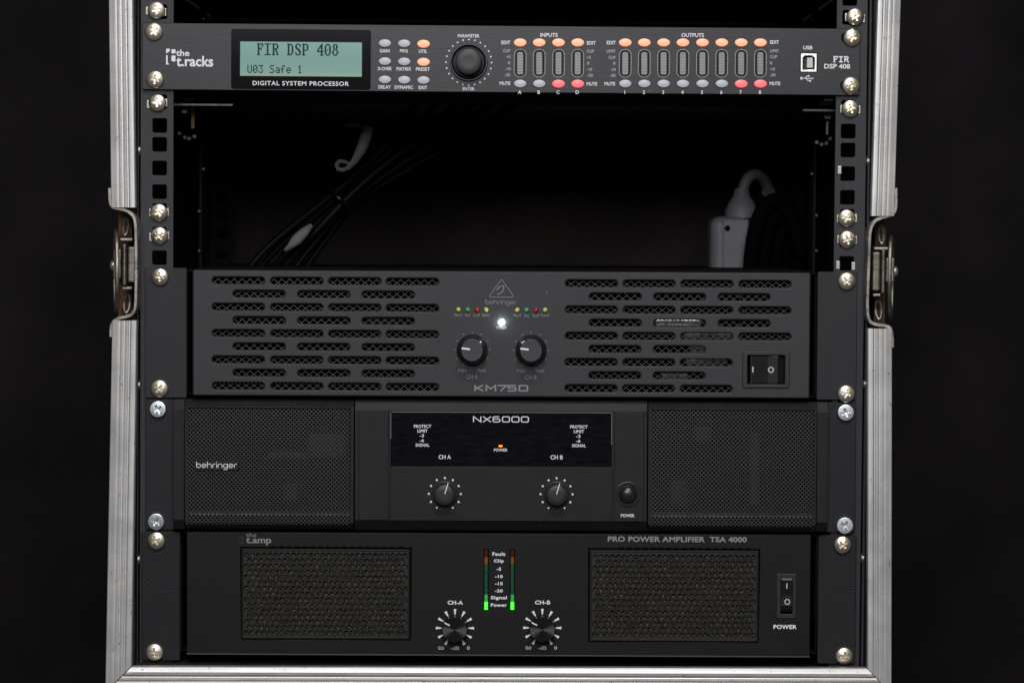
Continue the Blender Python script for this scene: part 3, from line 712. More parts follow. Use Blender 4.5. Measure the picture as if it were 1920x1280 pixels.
# ================================================================== SLOTTED AMPLIFIER
YE, YK = -.003, -.013
km, kc, kw, kh = device('power_amplifier', 'charcoal power amplifier with rows of rounded slots and a bright white power light', 271.5, 501.5, 1608, 510, 746, 750.5, YE)
panel_px(km, 'rack_ear', 271.5, 350, 502, 746, YE, 'km_ear', .001, .003, holes=[(297,519,27,20,9.9),(296,728,27,20,9.9)])
panel_px(km, 'rack_ear', 1532, 1606.5, 509.5, 750, YE, 'km_ear', .001, .003, holes=[(1585,527,27,20,9.9),(1583,738,27,20,9.9)])
kk = K(YK); slots = []
for r in range(9):
    yl = 526 + r*24.66; yr = 531.5 + r*24.56
    if r % 2 == 0:
        slots += [(x, yl+(x-446)*.0068, 97.4, 12.4, 6.15) for x in (446.8,556.3,665.1,773.1)]
        xs = (1109.2,1217.3,1325.5,1434.6) if r in (0,2,4) else (1109,1217,1325)
        slots += [(x-r*.1, yr+(x-1109)*.004, 96.6, 12.4, 6.15) for x in xs]
    else:
        slots += [(x, yl+(x-446)*.0068, 97.4, 12.4, 6.15) for x in (485.8,607,727.8)]
        xs = (1153.9,1274.7,1395.6) if r in (1,3) else (1153.6,1274.3)
        slots += [(x-r*.1, yr+(x-1109)*.004, 96.6, 12.4, 6.15) for x in xs]
sw_hole = (1436.6,693,71.5,55,1.5)
fc, fw, fh = rect_px(360.5, 1519.5, 508.5, 744.5, YK)
obj('front_panel', plate(rrect(fw, fh, .0015, 4), loc_holes(km, fc, slots+[sw_hole], YK), .0026, .0010), 'km_panel', km, (fc.x, YK, fc.z))
# folded flanges round the face
obj('panel_flange', join(box(fw-.003, .012, .002, off=(0,0,fh/2-.0012)), box(fw-.003, .012, .002, off=(0,0,-fh/2+.0012)), box(.002, .012, fh-.006, off=(-fw/2+.0012,0,0)), box(.002, .012, fh-.006, off=(fw/2-.0012,0,0))), 'km_panel', km, (fc.x, YK+.0024, fc.z))
shell(km, Vector((fc.x, 0, fc.z)), fw+.010, fh*.985, -.0005, .30, 'void_black')
# expanded metal behind the slots
def screen_mesh(W, H, pitch, ratio, wd):
    V, F = [], []
    for s in (1, -1):
        n = int((W+H*ratio)/pitch)+2
        for i in range(-n, n+1):
            # line x = i*pitch + s*ratio*z, clipped to the rectangle
            def xz(z): return i*pitch + s*ratio*z
            zs = [-H/2, H/2] + [((X-i*pitch)/(s*ratio)) for X in (-W/2, W/2)]
            zs = sorted(z for z in zs if -H/2-1e-9 <= z <= H/2+1e-9 and -W/2-1e-9 <= xz(z) <= W/2+1e-9)
            if len(zs) < 2 or zs[-1]-zs[0] < 1e-4: continue
            a, b = Vector((xz(zs[0]), 0, zs[0])), Vector((xz(zs[-1]), 0, zs[-1]))
            d = (b-a).normalized(); nn = Vector((-d.z, 0, d.x))*wd/2; o = len(V); y = -.0002*s
            for p in (a, b):
                for q in (nn, -nn): V += [p+q+Vector((0,y-.0002,0)), p+q+Vector((0,y+.0002,0))]
            F += [(o,o+2,o+6,o+4),(o+1,o+5,o+7,o+3),(o,o+4,o+5,o+1),(o+2,o+3,o+7,o+6)]
    me = new_mesh('screen', V, F); bm = bmesh.new(); bm.from_mesh(me); bmesh.ops.recalc_face_normals(bm, faces=bm.faces); bm.to_mesh(me); bm.free(); return me
for x0, x1, y0, y1 in ((390,830,515,738),(1050,1388,518,742),(1388,1492,518,648)):
    c, a, b = rect_px(x0, x1, y0, y1, YK+.0042); obj('mesh_screen', screen_mesh(a, b, 14.9*kk, 1.38, 1.05*kk), 'wire_mesh', km, c)
# what shows through: a foil-wrapped block and a few components
for x0, x1, y0, y1, Y in ((1228,1316,598,612,.004),(1282,1372,624,640,.008),(1292,1322,646,664,.006),(1286,1362,671,686,.008),(1240,1290,700,716,.012),(1200,1255,624,636,.012),(690,745,597,612,.014),(770,822,622,634,.012)):
    c, a, b = rect_px(x0, x1, y0, y1, Y); obj('component', box(a, .012, b, .001), 'foil' if x0 == 1228 else 'capacitor' if x0 > 1220 else 'rear_rail', km, c)
for px, py in ((300,519),(299.2,728)): screw(km, px, py, YE, tabs='l', tabY=-.001)
for px, py in ((1587.6,527),(1586.4,738)): screw(km, px, py, YE, tabs='l', tabY=-.001)
# emblem
strokes(km, [[(-.28,-1.62),(-.12,-1.78),(.12,-1.78),(0,0)][:0] or
             [(0.10,-.06),(1.93,-2.72),(1.98,-2.92),(1.85,-3.06),(-1.85,-3.06),(-1.98,-2.92),(-1.93,-2.72),(-.10,-.06),(0,0),(.10,-.06)]], .10, 940.3, 540.6, 45.5, 33.5, YK, 'print_grey', 'emblem')
strokes(km, [[(-.55,-.25),(-.15,.25),(.25,.5),(.5,.45),(.58,.15),(.45,-.3),(.15,-.75),(-.2,-1.0),(-.45,-.95)],[(-.42,-.1),(-.15,.15),(-.08,.28)]], .15, 938, 543.5, 15.5, 18, YK, 'print_grey', 'emblem')
def brand(parent, px, py, wpx, hpx, Y, m, wd):
    x = 0; ls = []; g = .34
    def put(lines, adv):
        nonlocal x
        ls.extend([[(a+x, b) for a, b in l] for l in lines]); x += adv+g
    ring_ = arc(.5,.5,.5,0,360,24)
    hump = [(0,0),(0,.5)]+arc(.5,.5,.5,180,0,12)+[(1,0)]
    put([[(0,1.55),(0,.5)], ring_], 1)                        # b
    e = [(0,.5),(1,.5)]+arc(.5,.5,.5,0,318,22)
    put([e], 1); put([[(0,1.55),(0,.5)], hump], 1)            # e h
    rr = [(0,0),(0,.5)]+arc(.5,.5,.5,180,80,8)
    put([rr], .62); put([[(0,0),(0,1)], [(0,1.32),(0,1.48)]], 0); put([hump], 1)
    put([ring_, [(1,1),(1,-.05)]+arc(.5,-.05,.5,0,-150,10)], 1); put([e], 1); put([rr], .62)
    return strokes(parent, ls, wd, px, py, wpx, hpx, Y, m)
brand(km, 939.5, 567.2, 59.5, 12.5, YK, 'print_grey', .15)
LED = lathe([(4.6*kk,-.001),(4.6*kk,.0008),(4.1*kk,.0018),(2.9*kk,.0026),(1.4*kk,.0030)], 24); LED.materials.append(MATS['led_yellow'])
LEDRIM = lathe([(5.4*kk,0),(5.4*kk,.0002),(4.7*kk,.0002)], 24); LEDRIM.materials.append(MATS['meter_slot'])
for xs, y, nm in (((859.6,876.9,894.1,911.4),580.3,('PROT','SIG','CLIP','BRID')),((970.3,987.7,1005,1022.2),580.9,('PROT','SIG','CLIP','MONO'))):
    for x, m, s in zip(xs, ('led_yellow','led_green','led_red','led_yellow'), nm):
        b = obj('indicator_light', LED, m, km, P(x, y, YK)); obj('light_rim', LEDRIM, 'meter_slot', b, P(x, y, YK))
        text(km, s, x-.4, y+10.3, {'PROT':14.2,'SIG':9.2,'CLIP':12.4,'BRID':13.4,'MONO':16.2}[s], 5.6, YK, 'print_grey', bold=0.0083)
obj('indicator_light', lathe([(5.6*kk,-.001),(5.6*kk,.0008),(5.0*kk,.0020),(3.4*kk,.0028),(1.6*kk,.0032)], 28), 'led_white_on', km, P(940.6, 604.2, YK), label='bright white power light')
text(km, 'POWER', 940.2, 614.3, 20, 5.4, YK, 'print_grey', bold=0.0083)
for x, y, ch, ax in ((885.6,655.2,'A',0),(995.6,655.8,'B',.5)):
    kn = obj('volume_knob', lathe([(28.6*kk,0),(28.8*kk,.0035),(27.6*kk,.0050),(26*kk,.0056),(25*kk,.0090),(23.4*kk,.0125),(21.2*kk,.0135),(19*kk,.0136)], 96, mod=lambda a, k: 1-(.030*max(0, math.cos(a*11))**6 if 2 <= k <= 5 else 0)), 'knob_black', km, P(x, y, YK))
    obj('knob_cap', lathe([(20.6*kk,.0130),(20.4*kk,.0141),(19.6*kk,.0145),(8*kk,.0144)], 48), 'knob_cap', kn, P(x, y, YK))
    knob_pointer(kn, x, y, YK-.0145, -83, 4.5, 20, 3.4)
    dots(km, [(33.2*math.sin(math.radians(a)), -33.2*math.cos(math.radians(a))) for a in (-120,-90,-60,-30,0,30,60,90,120)], 1.55, YK, 'print_dim', x, y+.4)
    for s in (-1, 1):
        a = math.radians(150*s); u = (math.sin(a), -math.cos(a)); v = (-u[1]*.7, u[0]*.7)
        polys(km, [[(u[0]*30+v[0], u[1]*30+v[1]), (u[0]*30-v[0], u[1]*30-v[1]), (u[0]*36-v[0], u[1]*36-v[1]), (u[0]*36+v[0], u[1]*36+v[1])]], YK, 'print_dim', 'printed_scale', x, y+.4)
    text(km, 'MIN', x-18.4, y+39.4, 15, 6.6, YK, 'print_grey', bold=0.0069); text(km, 'MAX', x+17.4, y+39.4, 16.5, 6.6, YK, 'print_grey', bold=0.0069)
    text(km, 'CH '+ch, x-.4, y+51, 21.6, 8, YK, 'print_grey', bold=0.0083)
Z7 = [(0,1),(1.25,1),(.45,0)]
strokes(km, [[(0,0),(0,1)],[(1.2,1),(.25,.52),(1.25,0)], [(1.75,0),(1.75,1),(2.45,.35),(3.15,1),(3.15,0)], [(3.55,1),(4.8,1),(4.0,0)],
             [(6.3,1),(5.15,1),(5.15,.56),(6.2,.56),(6.3,.46),(6.3,.1),(6.2,0),(5.1,0)], [(6.85,.1),(6.85,.9),(6.95,1),(8.0,1),(8.1,.9),(8.1,.1),(8.0,0),(6.95,0),(6.85,.1)]], .27, 939.8, 726.8, 101.5, 14.2, YK, 'print_grey')
# rocker switch
swt = panel_px(km, 'power_switch', 1392, 1481, 658.5, 727.5, YK-.0012, 'switch_bezel', .0016, .0022, .0005, holes=[(1436.6,693,70,54,1.5)])
def rocker(parent, px, py, wpx, hpx, Y, horiz):
    k = K(Y); L_ = (wpx if horiz else hpx)*k; S_ = (hpx if horiz else wpx)*k
    pr = [(-L_/2,.0022),(-L_/2,-.0010),(-L_*.46,-.0012),(L_*.02,.0006),(L_*.30,.0003),(L_*.33,.0010),(L_/2,.0030),(L_/2,.006),(-L_/2,.006)]
    n = len(pr); V = []
    for s in (-1, 1):
        for u, y in pr: V.append((u, y, s*S_/2) if horiz else (s*S_/2, y, -u))
    F = [tuple(range(n)), tuple(reversed(range(n, 2*n)))] + [(i, n+i, n+(i+1) % n, (i+1) % n) for i in range(n)]
    me = new_mesh('rocker', V, F); bm = bmesh.new(); bm.from_mesh(me); bmesh.ops.recalc_face_normals(bm, faces=bm.faces)
    bmesh.ops.bevel(bm, geom=bm.edges[:], offset=.00025, segments=2, affect='EDGES'); bm.to_mesh(me); bm.free()
    return obj('rocker', me, 'switch_black', parent, P(px, py, Y))
rk = rocker(swt, 1439, 693, 64, 51, YK-.0002, True)
obj('mark', box(2.6*kk, .0004, 11*kk), 'print_lightgrey', swt, P(1411.6, 692.6, YK-.0014))
obj('mark', plate(circ(5.8*kk, 28), [circ(3.5*kk, 24)], .0003, .00002), 'print_lightgrey', swt, P(1445.6, 693.2, YK-.0002))
obj('switch_well', box(71*kk, .001, 55*kk), 'void_black', swt, P(1436.6, 693, YK+.008))

# ================================================================== GRILLED AMPLIFIER (glossy black centre)
YN = -.012
nx, nc, nw, nh = device('power_amplifier', 'black power amplifier with fine round-hole grilles and a glossy centre window', 272.5, 747.5, 1604.5, 754, 993.5, 998, YE)
kn_ = K(YN)
panel_px(nx, 'rack_ear', 272.5, 326, 748, 993.5, YE, 'nx_ear', .0008, .003, holes=[(295,767,24,20,9.9),(292,977,24,20,9.9)])
panel_px(nx, 'rack_ear', 1551, 1604.5, 753.5, 998.5, YE, 'nx_ear', .0008, .003, holes=[(1586,773,24,20,9.9),(1585,984,24,20,9.9)])
def fascia(name, x0, x1, yt, yb, ch, holes=(), m='nx_plastic', Y=YN, dep=.0045):
    """moulded panel: flat face between a sloped top and bottom band"""
    c, W, H = rect_px(x0, x1, yt, yb, Y); k = K(Y); h1 = ch*k
    hl = loc_holes(nx, c, holes, Y)
    flat = plate(rrect(W, H-2*h1), hl, .002, .00015)
    V = []
    for s in (-1, 1):
        x = s*W/2
        V += [(x,.0001,H/2-h1),(x,dep,H/2),(x,dep+.006,H/2),(x,.002,H/2-h1), (x,.0001,-H/2+h1),(x,dep,-H/2),(x,dep+.006,-H/2),(x,.002,-H/2+h1)]
    F = []
    for o in (0, 4): F += [(o,o+1,o+9,o+8),(o+1,o+2,o+10,o+9),(o,o+3,o+2,o+1),(o+8,o+9,o+10,o+11)]
    me = new_mesh('bands', V, F); bm = bmesh.new(); bm.from_mesh(me); bmesh.ops.recalc_face_normals(bm, faces=bm.faces)
    for f in bm.faces:
        if f.normal.y > .3: f.normal_flip()
    bm.to_mesh(me); bm.free()
    return obj(name, join(flat, me), m, nx, (c.x, Y, c.z))
GL = (350.5, 657.5, 764, 980); GR = (1220.5, 1526.5, 768, 983.5)
def hole_of(g): return ((g[0]+g[1])/2, (g[2]+g[3])/2, g[1]-g[0], g[3]-g[2], 0)
fascia('end_cap', 325, 345, 748.5, 993, 18); fascia('end_cap', 1531.8, 1552, 754, 998, 18)
fascia('grille_panel', 345.8, 663.6, 748.7, 993.3, 13, [hole_of(GL)])
fascia('grille_panel', 1214.8, 1531.2, 753.2, 997.8, 13.4, [hole_of(GR)])
fascia('centre_panel', 664.6, 1213.8, 750.4, 996, 19)
def perforated(W, H, a, b, r, depth):
    """sheet with staggered round holes: one diamond cell per hole"""
    V, F = [], []; nx_ = int(W/a)+1; nz_ = int(H/b)+1; n = 8
    for j in range(-1, 2*nz_+1):
        for i in range(-1, nx_+1):
            cx = -W/2+(i+.5+(.5 if j % 2 else 0))*a; cz = -H/2+(j*.5+.5)*b
            if abs(cx) > W/2-.0+.0003 or abs(cz) > H/2+.0003: continue
            o = len(V)
            for q in range(n):
                t = 2*math.pi*q/n; u, v = math.cos(t), math.sin(t)
                s = 1/(abs(u)/(a/2)+abs(v)/(b/2)); V.append((cx+u*s, 0, cz+v*s))
            for q in range(n): t = 2*math.pi*q/n; V.append((cx+r*math.cos(t), .00003, cz+r*math.sin(t)))
            for q in range(n): t = 2*math.pi*q/n; V.append((cx+r*math.cos(t), depth, cz+r*math.sin(t)))
            for q in range(n):
                p = (q+1) % n; F.append((o+q, o+p, o+n+p, o+n+q)); F.append((o+n+q, o+n+p, o+2*n+p, o+2*n+q))
    return new_mesh('perforated', V, F)
for g in (GL, GR):
    c, a, b = rect_px(*g, YN)
    o = obj('grille', perforated(a, b, 7.92*kn_, 8.05*kn_, 2.12*kn_, .0009), 'nx_grille', nx, (c.x, YN+.0003, c.z)); o['kind'] = 'stuff'
    obj('inner_floor', box(a, .016, .0015, off=(0,0,-b/2+.0052)), 'nx_floor', nx, (c.x, YN+.0032, c.z))
    obj('grille_back', box(a+.004, .002, b+.004), 'void_black', nx, (c.x, YN+.030, c.z))
shell(nx, Vector((nc.x, 0, nc.z)), (1552-325)*kn_*.995, nh*.97, -.001, .30, 'chassis_black')
# dim shapes behind the grilles
for x0, x1, y0, y1, Y, m in ((575,648,812,860,-.004,'nx_part'),(500,600,846,862,-.001,'nx_part'),(530,560,905,940,-.003,'nx_part'),(1405,1425,810,950,-.004,'nx_part'),(1255,1292,900,950,-.003,'nx_part'),(1300,1335,800,830,-.003,'nx_part')):
    c, a, b = rect_px(x0, x1, y0, y1, Y); obj('component', box(a, .008, b, .002), m, nx, c)
bdg = panel_px(nx, 'badge', 366, 448, 863, 881.5, YN-.0006, 'nx_plastic', .001, .0015, .0003)
brand(nx, 406, 872.8, 76.5, 15.8, YN-.0006, 'print_white', .155)
# centre: trims, window, lower plate
for x0, x1, y0, y1 in ((672.8,728.8,769,975.5),(1151.8,1207,772,978)): panel_px(nx, 'trim_panel', x0, x1, y0, y1, YN-.0012, 'nx_plastic', .0004, .0022, .0003)
panel_px(nx, 'control_panel', 731.5, 1148.8, 874.8, 976.8, YN-.0012, 'nx_plastic', .0004, .0022, .0003)
YG = YN-.0017
panel_px(nx, 'window', 732, 1147.5, 772.5, 872.8, YG, 'nx_gloss', .0004, .0022, .0004)
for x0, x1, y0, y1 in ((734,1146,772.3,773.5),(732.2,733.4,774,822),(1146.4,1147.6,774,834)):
    c, a, b = rect_px(x0, x1, y0, y1, YG-.0003); obj('window_edge_glint', box(a, .0006, b), 'painted_edge_glint', nx, c)  # pale strips paint the reflection along the window's edges
NXL = [[(0,0),(0,1),(1.25,0),(1.25,1)],[(1.65,1),(2.95,0)],[(1.65,0),(2.95,1)]]
NXL += [[(4.35,1),(3.55,1),(3.35,.85),(3.35,.15),(3.5,0),(4.35,0),(4.5,.15),(4.5,.42),(4.35,.57),(3.35,.57)]]
for q in range(3):
    x = 4.95+q*1.62; NXL.append([(x,.18),(x,.82),(x+.16,1),(x+1.04,1),(x+1.2,.82),(x+1.2,.18),(x+1.04,0),(x+.16,0),(x,.18)])
strokes(nx, NXL, .17, 939.3, 785.8, 105, 13, YG, 'print_white')
for dx, dy in ((0,0),(293.3,1)):
    for s, y, wv in (('PROTECT',798.8,32.8),('LIMIT',807.5,19),('-3',816.4,8),('-6',825.3,8),('SIGNAL',834,26)):
        text(nx, s, 792.2+dx-(1.2 if s[0] == '-' else 0), y+dy, wv, 5.9, YG, bold=0.0179)
text(nx, 'POWER', 938.9, 843.2, 25.4, 5.6, YG, bold=0.0179); text(nx, 'CH A', 833.9, 856.3, 23.2, 8, YG, bold=0.0151); text(nx, 'CH B', 1043.7, 856.8, 23.2, 8, YG, bold=0.0151)
obj('indicator_light', box(7.4*kn_, .0010, 3.6*kn_, .0004), 'led_orange_on', nx, P(938.6, 836, YG-.0006), label='small lit orange power light')
YC = YN-.0012
for x, y in ((834,925.4),(1043.5,925.9)):
    kb = obj('level_knob', lathe([(24.2*kn_,0),(24.2*kn_,.0006),(22.6*kn_,.0009),(21.6*kn_,.0002),(20.4*kn_,.0002),(19.6*kn_,.0075),(18.6*kn_,.0088),(16.5*kn_,.0092),(8*kn_,.0092)], 64), 'knob_matte', nx, P(x, y, YC))
    knob_pointer(kb, x, y, YC-.0092, 17, 0, 24*.78, 1.7)
    obj('pointer', box(1.7*kn_, .0070, .0004), 'print_white', kb, P(x, y, YC-.0086) + Vector((.0068*math.sin(math.radians(17)), 0, .0068*math.cos(math.radians(17)))), rot=Matrix.Rotation(math.radians(17), 4, 'Y'))
    dots(nx, [(30.1*math.sin(math.radians(a)), -30.1*math.cos(math.radians(a))) for a in range(-150, 151, 30)], 2.0, YC, 'print_white', x, y)
pb = obj('power_button', lathe([(24*kn_,0),(24*kn_,.0004),(23*kn_,.0005),(17.5*kn_,.0001),(16.6*kn_,.0001),(16.2*kn_,.0026),(14.4*kn_,.0036),(10*kn_,.0044),(4*kn_,.0048)], 56), 'switch_black', nx, P(1177.6, 926.6, YC))
text(nx, 'POWER', 1176.8, 966, 25.6, 6, YC, bold=0.0179)
for px, py in ((296.5,766.7),(293,976.8),(1585.5,773),(1584,984.2)): screw(nx, px, py, YE, zinc=True)

# ================================================================== LOW AMPLIFIER WITH COARSE GRILLES
YT = -.010
ts, tc_, tw, th_ = device('power_amplifier', 'black power amplifier with coarse foam-backed grilles, lowest in the rack', 265, 994.5, 1605, 1001.5, 1239, 1245, YE)
kt = K(YT)
panel_px(ts, 'rack_ear', 265, 338, 995, 1239.5, YE, 'tsa_ear', .0016, .003, .0006, holes=[(292,1012.7,22,20,9.9),(290,1221.5,22,20,9.9)])
panel_px(ts, 'rack_ear', 1533, 1605, 1001.5, 1245.5, YE, 'tsa_ear', .0016, .003, .0006, holes=[(1580,1020,22,20,9.9),(1583,1228,22,20,9.9)])
tfc, tfw, tfh = rect_px(347, 1522.5, 998.5, 1229.5, YT)
TL = (450.5, 771.5, 1025.5, 1199.5); TR = (1102.5, 1424.5, 1028, 1204)
led_slots = [(911.4,1086,7.4,113.5,.6),(960.7,1086,7.4,113.5,.6)]
obj('front_panel', plate(rrect(tfw, tfh, .0008, 3), loc_holes(ts, tfc, [hole_of(TL), hole_of(TR), (1475,1117,22.6,69,1), *led_slots], YT), .003, .0005), 'tsa_panel', ts, (tfc.x, YT, tfc.z))
obj('lower_lip', box(tfw, .0042, .0010, .0003, off=(0,-.0009,-tfh/2+.0002)), 'tsa_lip_lit', ts, (tfc.x, YT, tfc.z))  # paler than the panel: light caught on the lip is painted in
shell(ts, Vector((tfc.x, 0, tfc.z)), tfw+.010, tfh*.97, -.0005, .33, 'void_black')
def frame_ring(W, H, w, h, t, bev):
    """bevelled rectangular frame, front on y = 0"""
    loops = [(W, H, t), (W, H, bev), (W-2*bev, H-2*bev, 0), (w+2*bev*.6, h+2*bev*.6, 0), (w, h, bev*.6), (w, h, t)]
    V, F = [], []
    for a, b, y in loops: V += [(-a/2, y, -b/2), (a/2, y, -b/2), (a/2, y, b/2), (-a/2, y, b/2)]
    for k in range(len(loops)):
        n = (k+1) % len(loops)
        for i in range(4): j = (i+1) % 4; F.append((4*k+i, 4*k+j, 4*n+j, 4*n+i))
    me = new_mesh('frame', V, F); bm = bmesh.new(); bm.from_mesh(me); bmesh.ops.recalc_face_normals(bm, faces=bm.faces); bm.to_mesh(me); bm.free(); return me
def coarse(W, H, cols, rows, a, b, r, depth):
    V, F = [], []; n = 16
    x0 = -(cols-1)*a/2-a*.25+a*.0; z0 = (rows-1)*b/2
    def ring_at(cx, cz, bx0, bx1, bz0, bz1, hole=True):
        o = len(V); angs = [2*math.pi*q/n for q in range(n)]
        cor = [math.atan2(bz1-cz, bx1-cx), math.atan2(bz1-cz, bx0-cx), math.atan2(bz0-cz, bx0-cx)+2*math.pi, math.atan2(bz0-cz, bx1-cx)+2*math.pi]
        for c in cor:
            k = min(range(n), key=lambda q: abs((angs[q]-c+math.pi) % (2*math.pi)-math.pi)); angs[k] = c
        for t in angs:
            u, v = math.cos(t), math.sin(t)
            s = min((((bx1-cx) if u > 0 else (bx0-cx))/u) if abs(u) > 1e-9 else 9, (((bz1-cz) if v > 0 else (bz0-cz))/v) if abs(v) > 1e-9 else 9)
            V.append((cx+u*s, 0, cz+v*s))
        for rr, y in ((r*1.10, 0), (r*.90, .0005), (r*.88, depth)):
            for t in angs: V.append((cx+rr*math.cos(t), y, cz+rr*math.sin(t)))
        for k in range(3):
            for q in range(n): p = (q+1) % n; F.append((o+k*n+q, o+k*n+p, o+(k+1)*n+p, o+(k+1)*n+q))
    for j in range(rows):
        z = z0-j*b; off = a/2 if j % 2 else 0; nn = cols-(j % 2)
        for i in range(nn):
            x = -(cols-1)*a/2+i*a+off
            ring_at(x, z, -W/2 if i == 0 else x-a/2, W/2 if i == nn-1 else x+a/2, -H/2 if j == rows-1 else z-b/2, H/2 if j == 0 else z+b/2)
    return new_mesh('coarse', V, F)
for g, lab in ((TL,0),(TR,0)):
    c, a, b = rect_px(g[0]+6, g[1]-6, g[2]+6, g[3]-6, YT)
    fr = obj('grille_frame', frame_ring((g[1]-g[0]-4)*kt, (g[3]-g[2]-4)*kt, a, b, .0034, .0008), 'tsa_grille', ts, (c.x, YT-.0022, c.z))
    me = coarse(a, b, 28, 15, 11.02*kt, 10.5*kt, 4.75*kt, .0012)
    o = obj('grille', me, 'tsa_grille', fr, (c.x, YT-.0016, c.z)); o['kind'] = 'stuff'
    # foam filter
    V, F = [], []; m_, n_ = 150, 80; rnd = random.Random(3)
    for j in range(n_+1):
        for i in range(m_+1): V.append((-a/2+a*i/m_, rnd.uniform(-.0007,.0007), -b/2+b*j/n_))
    for j in range(n_):
        for i in range(m_): q = j*(m_+1)+i; F.append((q, q+1, q+m_+2, q+m_+1))
    obj('foam_filter', new_mesh('foam', V, F), 'foam', fr, (c.x, YT+.0014, c.z))
    # stamped nicks along the top edge of the opening
    NK = box(10*kt, .0006, 2.2*kt, 0)
    for i in range(17):
        x = g[0]+62+i*14.9
        if x < g[1]-8: obj('edge_slot', NK, 'void_black', ts, P(x, g[2]-2.2+(x-g[0])*.006, YT-.0002))
text(ts, 'the', 471, 1002.4, 19.5, 8, YT, 'print_dim', bold=0.0173); text(ts, 't.amp', 485, 1014.4, 47.5, 14.5, YT, 'print_grey', bold=0.0220)
polys(ts, [[(-4,-9),(-2.6,-9),(-2.6,9),(-4,9)],[(1,-7),(6,-7),(6,-1),(1,-1)],[(1,1.5),(6,1.5),(6,8),(1,8)]], YT, 'tsa_grille', 'logo_mark', 451, 1012)
text(ts, 'PRO POWER AMPLIFIER  TSA 4000', 1270, 1010.4, 262, 10.4, YT, 'print_grey', bold=0.0344, spacing=1.04)
segs = ('seg_red','seg_orange','seg_green','seg_green','seg_green','seg_green','led_green_half','led_green_on')
for x, (y0, y1) in ((911.4,(1029.8,1142.3)),(960.7,(1029.8,1142.3))):
    st = (y1-y0)/8
    for i, m in enumerate(segs):
        obj('level_segment', box(6.0*kt, .003, (st-.35)*kt, .00015, 1), m, ts, P(x, y0+st*(i+.5), YT-.0004), label='lit green power segment' if m == 'led_green_on' else None)
for s, y, wv, hv in (('Fault',1038,24.6,6.6),('Clip',1051.6,18.8,8),('-5',1066,8.6,6),('-10',1080,14.8,6),('-15',1093.3,14.8,6),('-20',1106.9,14.8,6),('Signal',1120.4,30.2,8),('Power',1133.5,30.4,6.4)):
    text(ts, s, 935.3, y, wv, hv, YT, bold=0.0344, spacing=1.1)
for x, y, ch in ((853,1176.6,'A'),(1016.8,1176.2,'B')):
    text(ts, 'CH-'+ch, x+.6, y-47.6, 29, 7.6, YT, bold=0.0310, spacing=1.05)
    pl = []
    for a in range(-150, 151, 30):
        t = math.radians(a); u = (math.sin(t), -math.cos(t)); v = (-u[1], u[0])
        pl.append([(u[0]*25.5+v[0]*1.0, u[1]*25.5+v[1]*1.0), (u[0]*25.5-v[0]*1.0, u[1]*25.5-v[1]*1.0), (u[0]*36-v[0]*2.5, u[1]*36-v[1]*2.5), (u[0]*36+v[0]*2.5, u[1]*36+v[1]*2.5)])
    polys(ts, pl, YT, 'print_white', 'printed_scale', x, y)
    kb = obj('volume_knob', lathe([(24.2*kt,0),(24.2*kt,.0080),(23.6*kt,.0088)], 120, mod=lambda a, k: 1+.010*math.sin(a*60)), 'knob_black', ts, P(x, y, YT))
    obj('knob_cap', lathe([(23.6*kt,.0080),(23.5*kt,.0089),(22.6*kt,.0094),(1*kt,.0091)], 64), 'tsa_knob', kb, P(x, y, YT))
    knob_pointer(kb, x, y, YT-.0094, -64, 11, 22, 2.4)
    strokes(ts, [arc(-.5,0,.42,40,320,14)+[(.5-.42*.766,.27)]+arc(.5,0,.42,140,-140,14)+[(-.5+.42*.766,.27)]], .26, x-26, y+37.4, 11, 6, YT, 'print_lightgrey')
    text(ts, '-dB', x, y+37.6, 16.5, 7, YT, 'print_lightgrey', bold=0.012); text(ts, '0', x+25, y+37.4, 5.6, 6.6, YT, 'print_lightgrey', bold=0.0344)
psw = panel_px(ts, 'power_switch', 1455.8, 1492.8, 1074.5, 1159.3, YT-.0010, 'switch_bezel', .0006, .0018, .0004, holes=[(1475,1117,22,68,1.2)])
rocker(psw, 1475, 1115, 20.6, 64, YT-.0004, False)
obj('switch_well', box(24*kt, .001, 70*kt), 'void_black', psw, P(1475, 1117, YT+.008))
obj('mark', box(2.4*kt, .0004, 11.5*kt), 'print_lightgrey', psw, P(1475.4, 1097, YT-.0012))
obj('mark', plate(circ(5.6*kt, 28), [circ(3.6*kt, 24)], .0003, .00002), 'print_lightgrey', psw, P(1476.2, 1127.6, YT-.0007))
text(ts, 'POWER', 1472, 1174.4, 43.8, 8, YT, bold=0.0344, spacing=1.06)
for px, py in ((293.3,1012.7),(290,1221.7),(1579.8,1020.4),(1582.8,1228.6)): screw(ts, px, py, YE)

# ================================================================== THINGS BEHIND, IN THE GAP
cables = [  # photo points at depth
 [(440,540),(478,480),(560,415),(628,362),(700,300),(770,225),(800,150)],
 [(455,545),(500,480),(575,420),(634,366),(720,292),(800,225),(850,150)],
 [(478,548),(520,487),(590,425),(640,368),(735,285),(835,222),(900,150)],
 [(500,548),(545,482),(600,428),(646,374),(750,280),(865,220),(930,150)],
 [(520,550),(560,490),(612,430),(650,380),(760,300),(890,225),(960,160)],
 [(540,552),(580,490),(622,436),(656,384),(770,312),(915,240),(990,170)]]
for i, pts in enumerate(cables):
    dy = .20+.012*(i % 3)
    me = tube([P(x, y, dy+.008*math.sin(j+i)) for j, (x, y) in enumerate(pts)], .0027, 3)
    top(obj('cable', me, 'cable_black'), 'thin black cable in the tied bundle slanting across the dark gap', 'cable', 'black cables tied in a slanting bundle')
tie = tube([P(636+26*math.cos(a)*.7-10*math.sin(a)*0, 372+26*math.cos(a)*.8, .21-.02*math.sin(a)) for a in [2*math.pi*i/16 for i in range(17)]], .0018, 2, smooth_pts=False)
